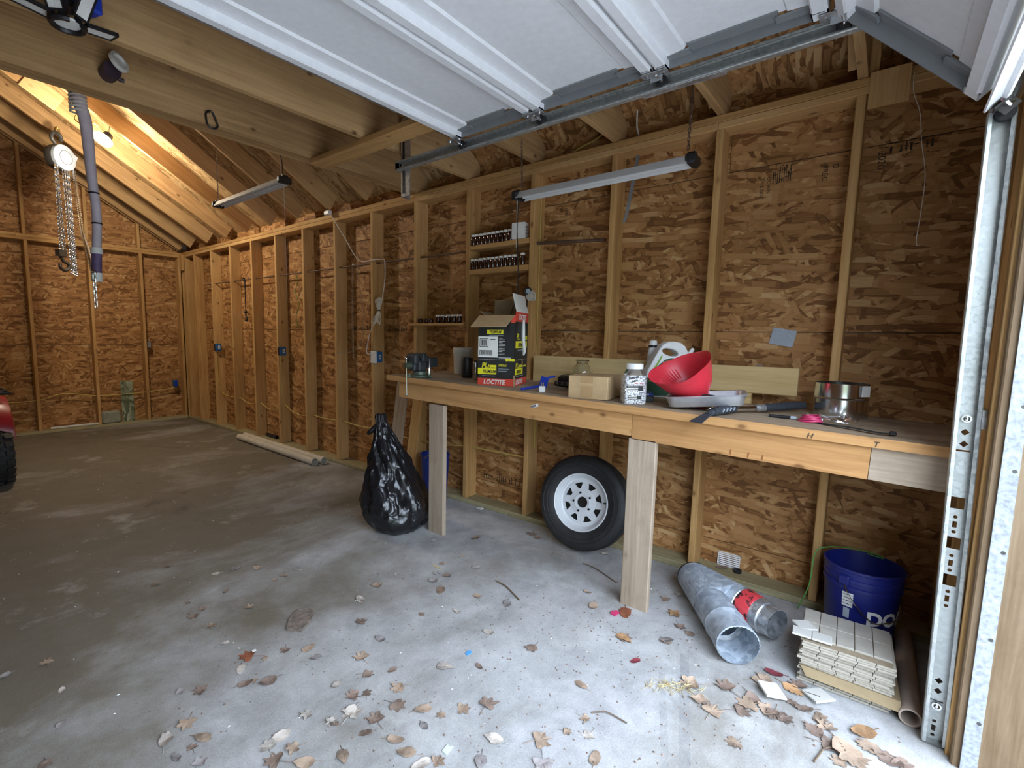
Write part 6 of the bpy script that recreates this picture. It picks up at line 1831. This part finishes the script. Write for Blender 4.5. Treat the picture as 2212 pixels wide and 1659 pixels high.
LEAVES = '''-0.75,2.05;-0.51,1.86;-0.79,1.75;-0.86,1.58;-0.96,1.77;-1.07,1.71;-1.05,1.65;-1.15,1.66;-1.4,1.86;-1.19,1.56;-1.55,1.81;-1.11,1.37;-1.43,1.47;-1.29,1.35;-1.68,1.64;-1.7,1.46;-1.32,1.12;-1.28,0.9;-1.84,1.42;-1.8,1.26;-1.54,1;-1.64,1.11;-1.89,1.32;-2.01,1.36;-2,1.26;-1.96,1.23;-1.85,1.16;-1.92,1.1;-2.06,1.2;-2.13,1.21;-1.69,0.84;-1.35,0.62;-1.87,1.01;-1.84,0.94;-1.77,0.9;-2.02,1.1;-2.08,1.08;-2.03,0.98;-1.92,0.95;-2.19,1.07;-2.04,0.91;-1.8,0.72;-1.7,0.6;-1.6,0.55;-1.5,0.53;-1.56,0.48;-2,0.81;-2.04,0.84;-1.9,0.7;-1.64,0.42;-1.77,0.54;-0.77,0.85;-0.44,0.59;-0.93,0.62;-0.82,0.46;-0.66,0.94;-0.14,1.08;-0.19,1.61;-0.22,1.54;-0.35,0.55;-0.45,0.59;-0.65,0.45;-0.81,0.46;-0.68,0.39;-0.83,0.08;-1.04,0.28;-1.11,0.24;-1.07,0.1;-1.15,0.18;-0.8,0.06;-0.96,0.08;-1.01,0.08;-1,0.03;-1,0;-1,-0.03;-0.89,-0.05;-0.89,-0.09;-0.91,-0.13;-0.96,-0.29;-1.25,0.08;-1.1,-0.21;-0.98,-0.34;-0.95,-0.16;-1,-0.13;-0.76,-0.05;-0.97,0.17;-1.04,-0.17;-0.97,-0.37;-2.1,2.97;-2.22,2.78;-1.94,2.66;-1.83,2.65;-1.74,2.55;-1.75,2.34;-2.17,2.45;-1.99,2.42;-2.18,2.15;-2.19,1.97;-2.03,1.72;-2.12,1.73;-1.96,1.65;-1.97,1.57;-2.22,1.63;-2.18,1.58;-2.22,1.74;-2.38,1.73;-2.75,2.39;-2.74,2.14;-2.78,1.93;-2.88,2.41;-2.85,1.76;-2.56,1.57;-2.48,1.6;-2.47,1.49;-2.51,1.47;-2.56,1.47;-2.52,1.39;-2.34,1.28;-2.29,1.29;-2.28,1.21;-2.35,1.21;-2.17,1.31;-2.06,1.19;-2,1.25;-2.13,1.2;-2.19,1.06;-2.29,1.13;-2.25,1.64;-2.44,1.79;-2.2,2.3;-2.14,2.33;-1.98,2.17;-1.69,2.34'''
random.seed(77)
names = {('maple', 'leaf_brown'): 'curled brown lobed leaf on the concrete', ('maple', 'leaf_tan'): 'dry tan lobed leaf on the concrete', ('oval', 'leaf_brown'): 'small curled brown oval leaf on the concrete',
         ('maple', 'leaf_grey'): 'faded grey lobed leaf on the concrete', ('oval', 'leaf_grey'): 'faded grey oval leaf on the concrete', ('maple', 'leaf_pale'): 'pale bleached lobed leaf on the concrete', ('oval', 'leaf_pale'): 'pale bleached oval leaf on the concrete', ('oak', 'leaf_brown'): 'dark brown oak leaf on the concrete', ('oak', 'leaf_tan'): 'tan oak leaf on the concrete', ('oval', 'leaf_tan'): 'tan oval leaf on the concrete'}
for i, s_ in enumerate(LEAVES.split(';')):
    x, y = (float(q) for q in s_.split(','))
    near_door = x > -1.15 and y < .35
    if near_door: kind, mat = random.choice((('oak', 'leaf_brown'), ('oak', 'leaf_tan'), ('maple', 'leaf_brown'), ('maple', 'leaf_tan')))
    else: kind, mat = random.choice(list(names)[:7]+[('maple', 'leaf_brown'), ('oval', 'leaf_tan'), ('maple', 'leaf_tan')])
    sz = random.uniform(.50, 1.05) if not near_door else random.uniform(.75, 1.25)
    if y > 1.7 and x < -1.9: sz *= .8
    if y < -.36: y = -.36
    leaf(kind, mat, x, y, sz, random.uniform(0, 2*PI), names[(kind, mat)], 'leaves: '+names[(kind, mat)])
leaf('maple', 'leaf_rust', -2.158, 1.794, 1.15, .7, 'rust red curled leaf on the open floor', None, 3)
leaf('maple', 'leaf_orange', -.553, .50, 1.05, .4, 'orange brown maple leaf beside the duct wye', None, 1)
leaf('oval', 'leaf_rust', -.715, .70, 1.3, 1.9, 'rusty oval leaf at the foot of the near bench leg', None, 2)
leaf('oval', 'leaf_red', -1.052, .513, .65, 1.2, 'dark red oval leaf on the concrete', None, 4)
leaf('oak', 'leaf_orange', -.798, -.03, 1.2, 2.6, 'yellow orange oak leaf against the tile stack', None, 5)
leaf('oak', 'leaf_tan', -1.033, -.222, 2.0, 2.2, 'largest tan oak leaf near the doorway', None, 0)
leaf('oval', 'leaf_orange', -.888, -.262, 1.3, .9, 'tan orange leaf near the pvc pipe end', None, 3)
leaf('oval', 'leaf_red', -.738, .037, .9, .3, 'purple brown leaf between duct wye and tile stack', None, 1)
leaf('oval', 'leaf_grey', -1.057, 1.201, .95, 2.0, 'round grey leaf with stalk in mid floor', None, 0)
leaf('oval', 'leaf_orange', -.93, .62, 1.1, 2.8, 'orange oval leaf lying alone near the bench leg', None, 5)

def twig(label, p0, p1, r=.004, bend=.02):
    p0, p1 = Vector(p0), Vector(p1); m_ = p0.lerp(p1, .5)+Vector((bend, bend*.6, .002))
    b = B(); b.tube([p-p0 for p in smooth_path([p0, p0.lerp(m_, .5)+Vector((.004, 0, 0)), m_, p1], 3)], r, 5)
    return tag(b.build('twig', 'twig', None, p0), label, 'twig')
twig('straight brown twig lying alone on the open concrete', (-.905, 1.395, .004), (-.985, 1.175, .004))
twig('thin twig near the front of the floor', (-1.46, .52, .004), (-1.42, .40, .004), .0025)
twig('dark twig between the wheel and near leg', (-.36, 1.12, .004), (-.45, .87, .004), .003)
twig('dark thin twig under the front leaves', (-1.16, -.14, .004), (-1.02, -.21, .004), .003)
b = B(); random.seed(5)
bp = [(-.045, -.08), (.03, -.09), (.05, -.02), (.045, .07), (.0, .10), (-.05, .08), (-.06, .0)]
b.prism(bp, 0, .012)
bmesh.ops.subdivide_edges(b.bm, edges=list(b.bm.edges), cuts=2, use_grid_fill=True)
for v in b.bm.verts: v.co.z += mnoise.noise(v.co*40)*.005*(v.co.z > .003)
tag(b.build('bark_piece', 'bark', None, (-1.865, 1.865, .0), (0, 0, R(-49))), 'rough grey slab of bark lying on the open floor', 'bark')
t = tag(None or thing('straw_tuft', 'small tuft of dry straw on the concrete near the duct', 'straw', (-1.109, .333, 0)), 'small tuft of dry straw on the concrete near the duct', 'straw')
b = B(); random.seed(9)
for i in range(90):
    a = random.uniform(0, 2*PI); L = random.uniform(.02, .05); x, y = random.gauss(0, .045), random.gauss(0, .012)
    ca, sa = math.cos(R(-55)), math.sin(R(-55)); x, y = x*ca-y*sa, x*sa+y*ca
    b.tube([(x, y, random.uniform(.001, .010)), (x+L*math.cos(a), y+L*math.sin(a), random.uniform(.001, .014))], .0009, 3)
b.build('stalks', 'straw', t, kind='stuff')
def scrap(label, x, y, pts, mat, cat='scrap', z=.001, h=.002):
    b = B(); b.prism(pts, 0, h); 
    return tag(b.build('scrap', mat, None, (x, y, z)), label, cat)
scrap('small bright blue plastic scrap on the concrete', -1.501, 1.094, [(-.018, -.008), (.012, -.012), (.018, .002), (.006, .012), (-.014, .008)], 'blue_scrap')
scrap('pale mint green paper scrap on the concrete', -1.939, .815, [(-.02, -.012), (.022, -.006), (.012, .006), (.016, .016), (-.018, .010)], 'mint_scrap')
scrap('white paper scrap beside the far sole plate', -.04, 2.21, [(-.02, -.02), (.015, -.025), (.02, .01), (-.01, .03)], 'paper_white', h=.008)
scrap('pale wood splinter on the floor behind the twig', -1.01, 1.76, [(-.004, -.04), (.006, -.03), (.010, .03), (.002, .045), (-.006, .01)], 'straw')
scrap('red foil candy wrapper at the foot of near leg', -.76, .74, [(-.025, -.015), (.02, -.02), (.028, .0), (.0, .018), (-.02, .012)], 'pink_rubber', h=.006)
scrap('white chip lying on the rust red leaf', -2.135, 1.80, [(-.008, -.006), (.008, -.008), (.01, .005), (-.006, .009)], 'paper_white', z=.012)
# uncountable crumbs and grit
b = B(); random.seed(31)
for i in range(1500):
    if i % 3: x, y = random.uniform(-2.6, -.3), random.uniform(.0, 3.2)
    else: x, y = random.gauss(-1.2, .5), random.gauss(.7, .6)
    if x > -.2 or y < -.38: continue
    r_ = random.uniform(.0015, .0065); a = random.uniform(0, PI); e = random.uniform(.3, 1)
    P4 = [(x+r_*math.cos(a+k*PI/2)*(1 if k % 2 else e), y+r_*math.sin(a+k*PI/2)*(1 if k % 2 else e), .0006) for k in range(4)]
    b._faces(P4+[(x, y, .001+r_*.5)], [(0, 1, 4), (1, 2, 4), (2, 3, 4), (3, 0, 4)])
o = tag(b.build('floor_grit', 'leaf_brown', None), 'dark crumbs of leaf and grit strewn over the concrete', 'debris'); o['kind'] = 'stuff'
b = B()
for i in range(260):
    x, y = random.uniform(-2.9, -.3), random.uniform(.2, 6.5)
    r_ = random.uniform(.002, .007); a = random.uniform(0, PI)
    P4 = [(x+r_*math.cos(a+k*PI/2)*(1 if k % 2 else .4), y+r_*math.sin(a+k*PI/2)*(1 if k % 2 else .4), .0006) for k in range(4)]
    b._faces(P4+[(x, y, .001+r_*.4)], [(0, 1, 4), (1, 2, 4), (2, 3, 4), (3, 0, 4)])
o = tag(b.build('floor_chips', 'paper_white', None), 'tiny pale chips strewn over the concrete', 'debris'); o['kind'] = 'stuff'
leaf('oval', 'leaf_brown', .088, .435, .9, .8, 'curled brown leaf lying on the sole plate by the grille', None, 4, .038)
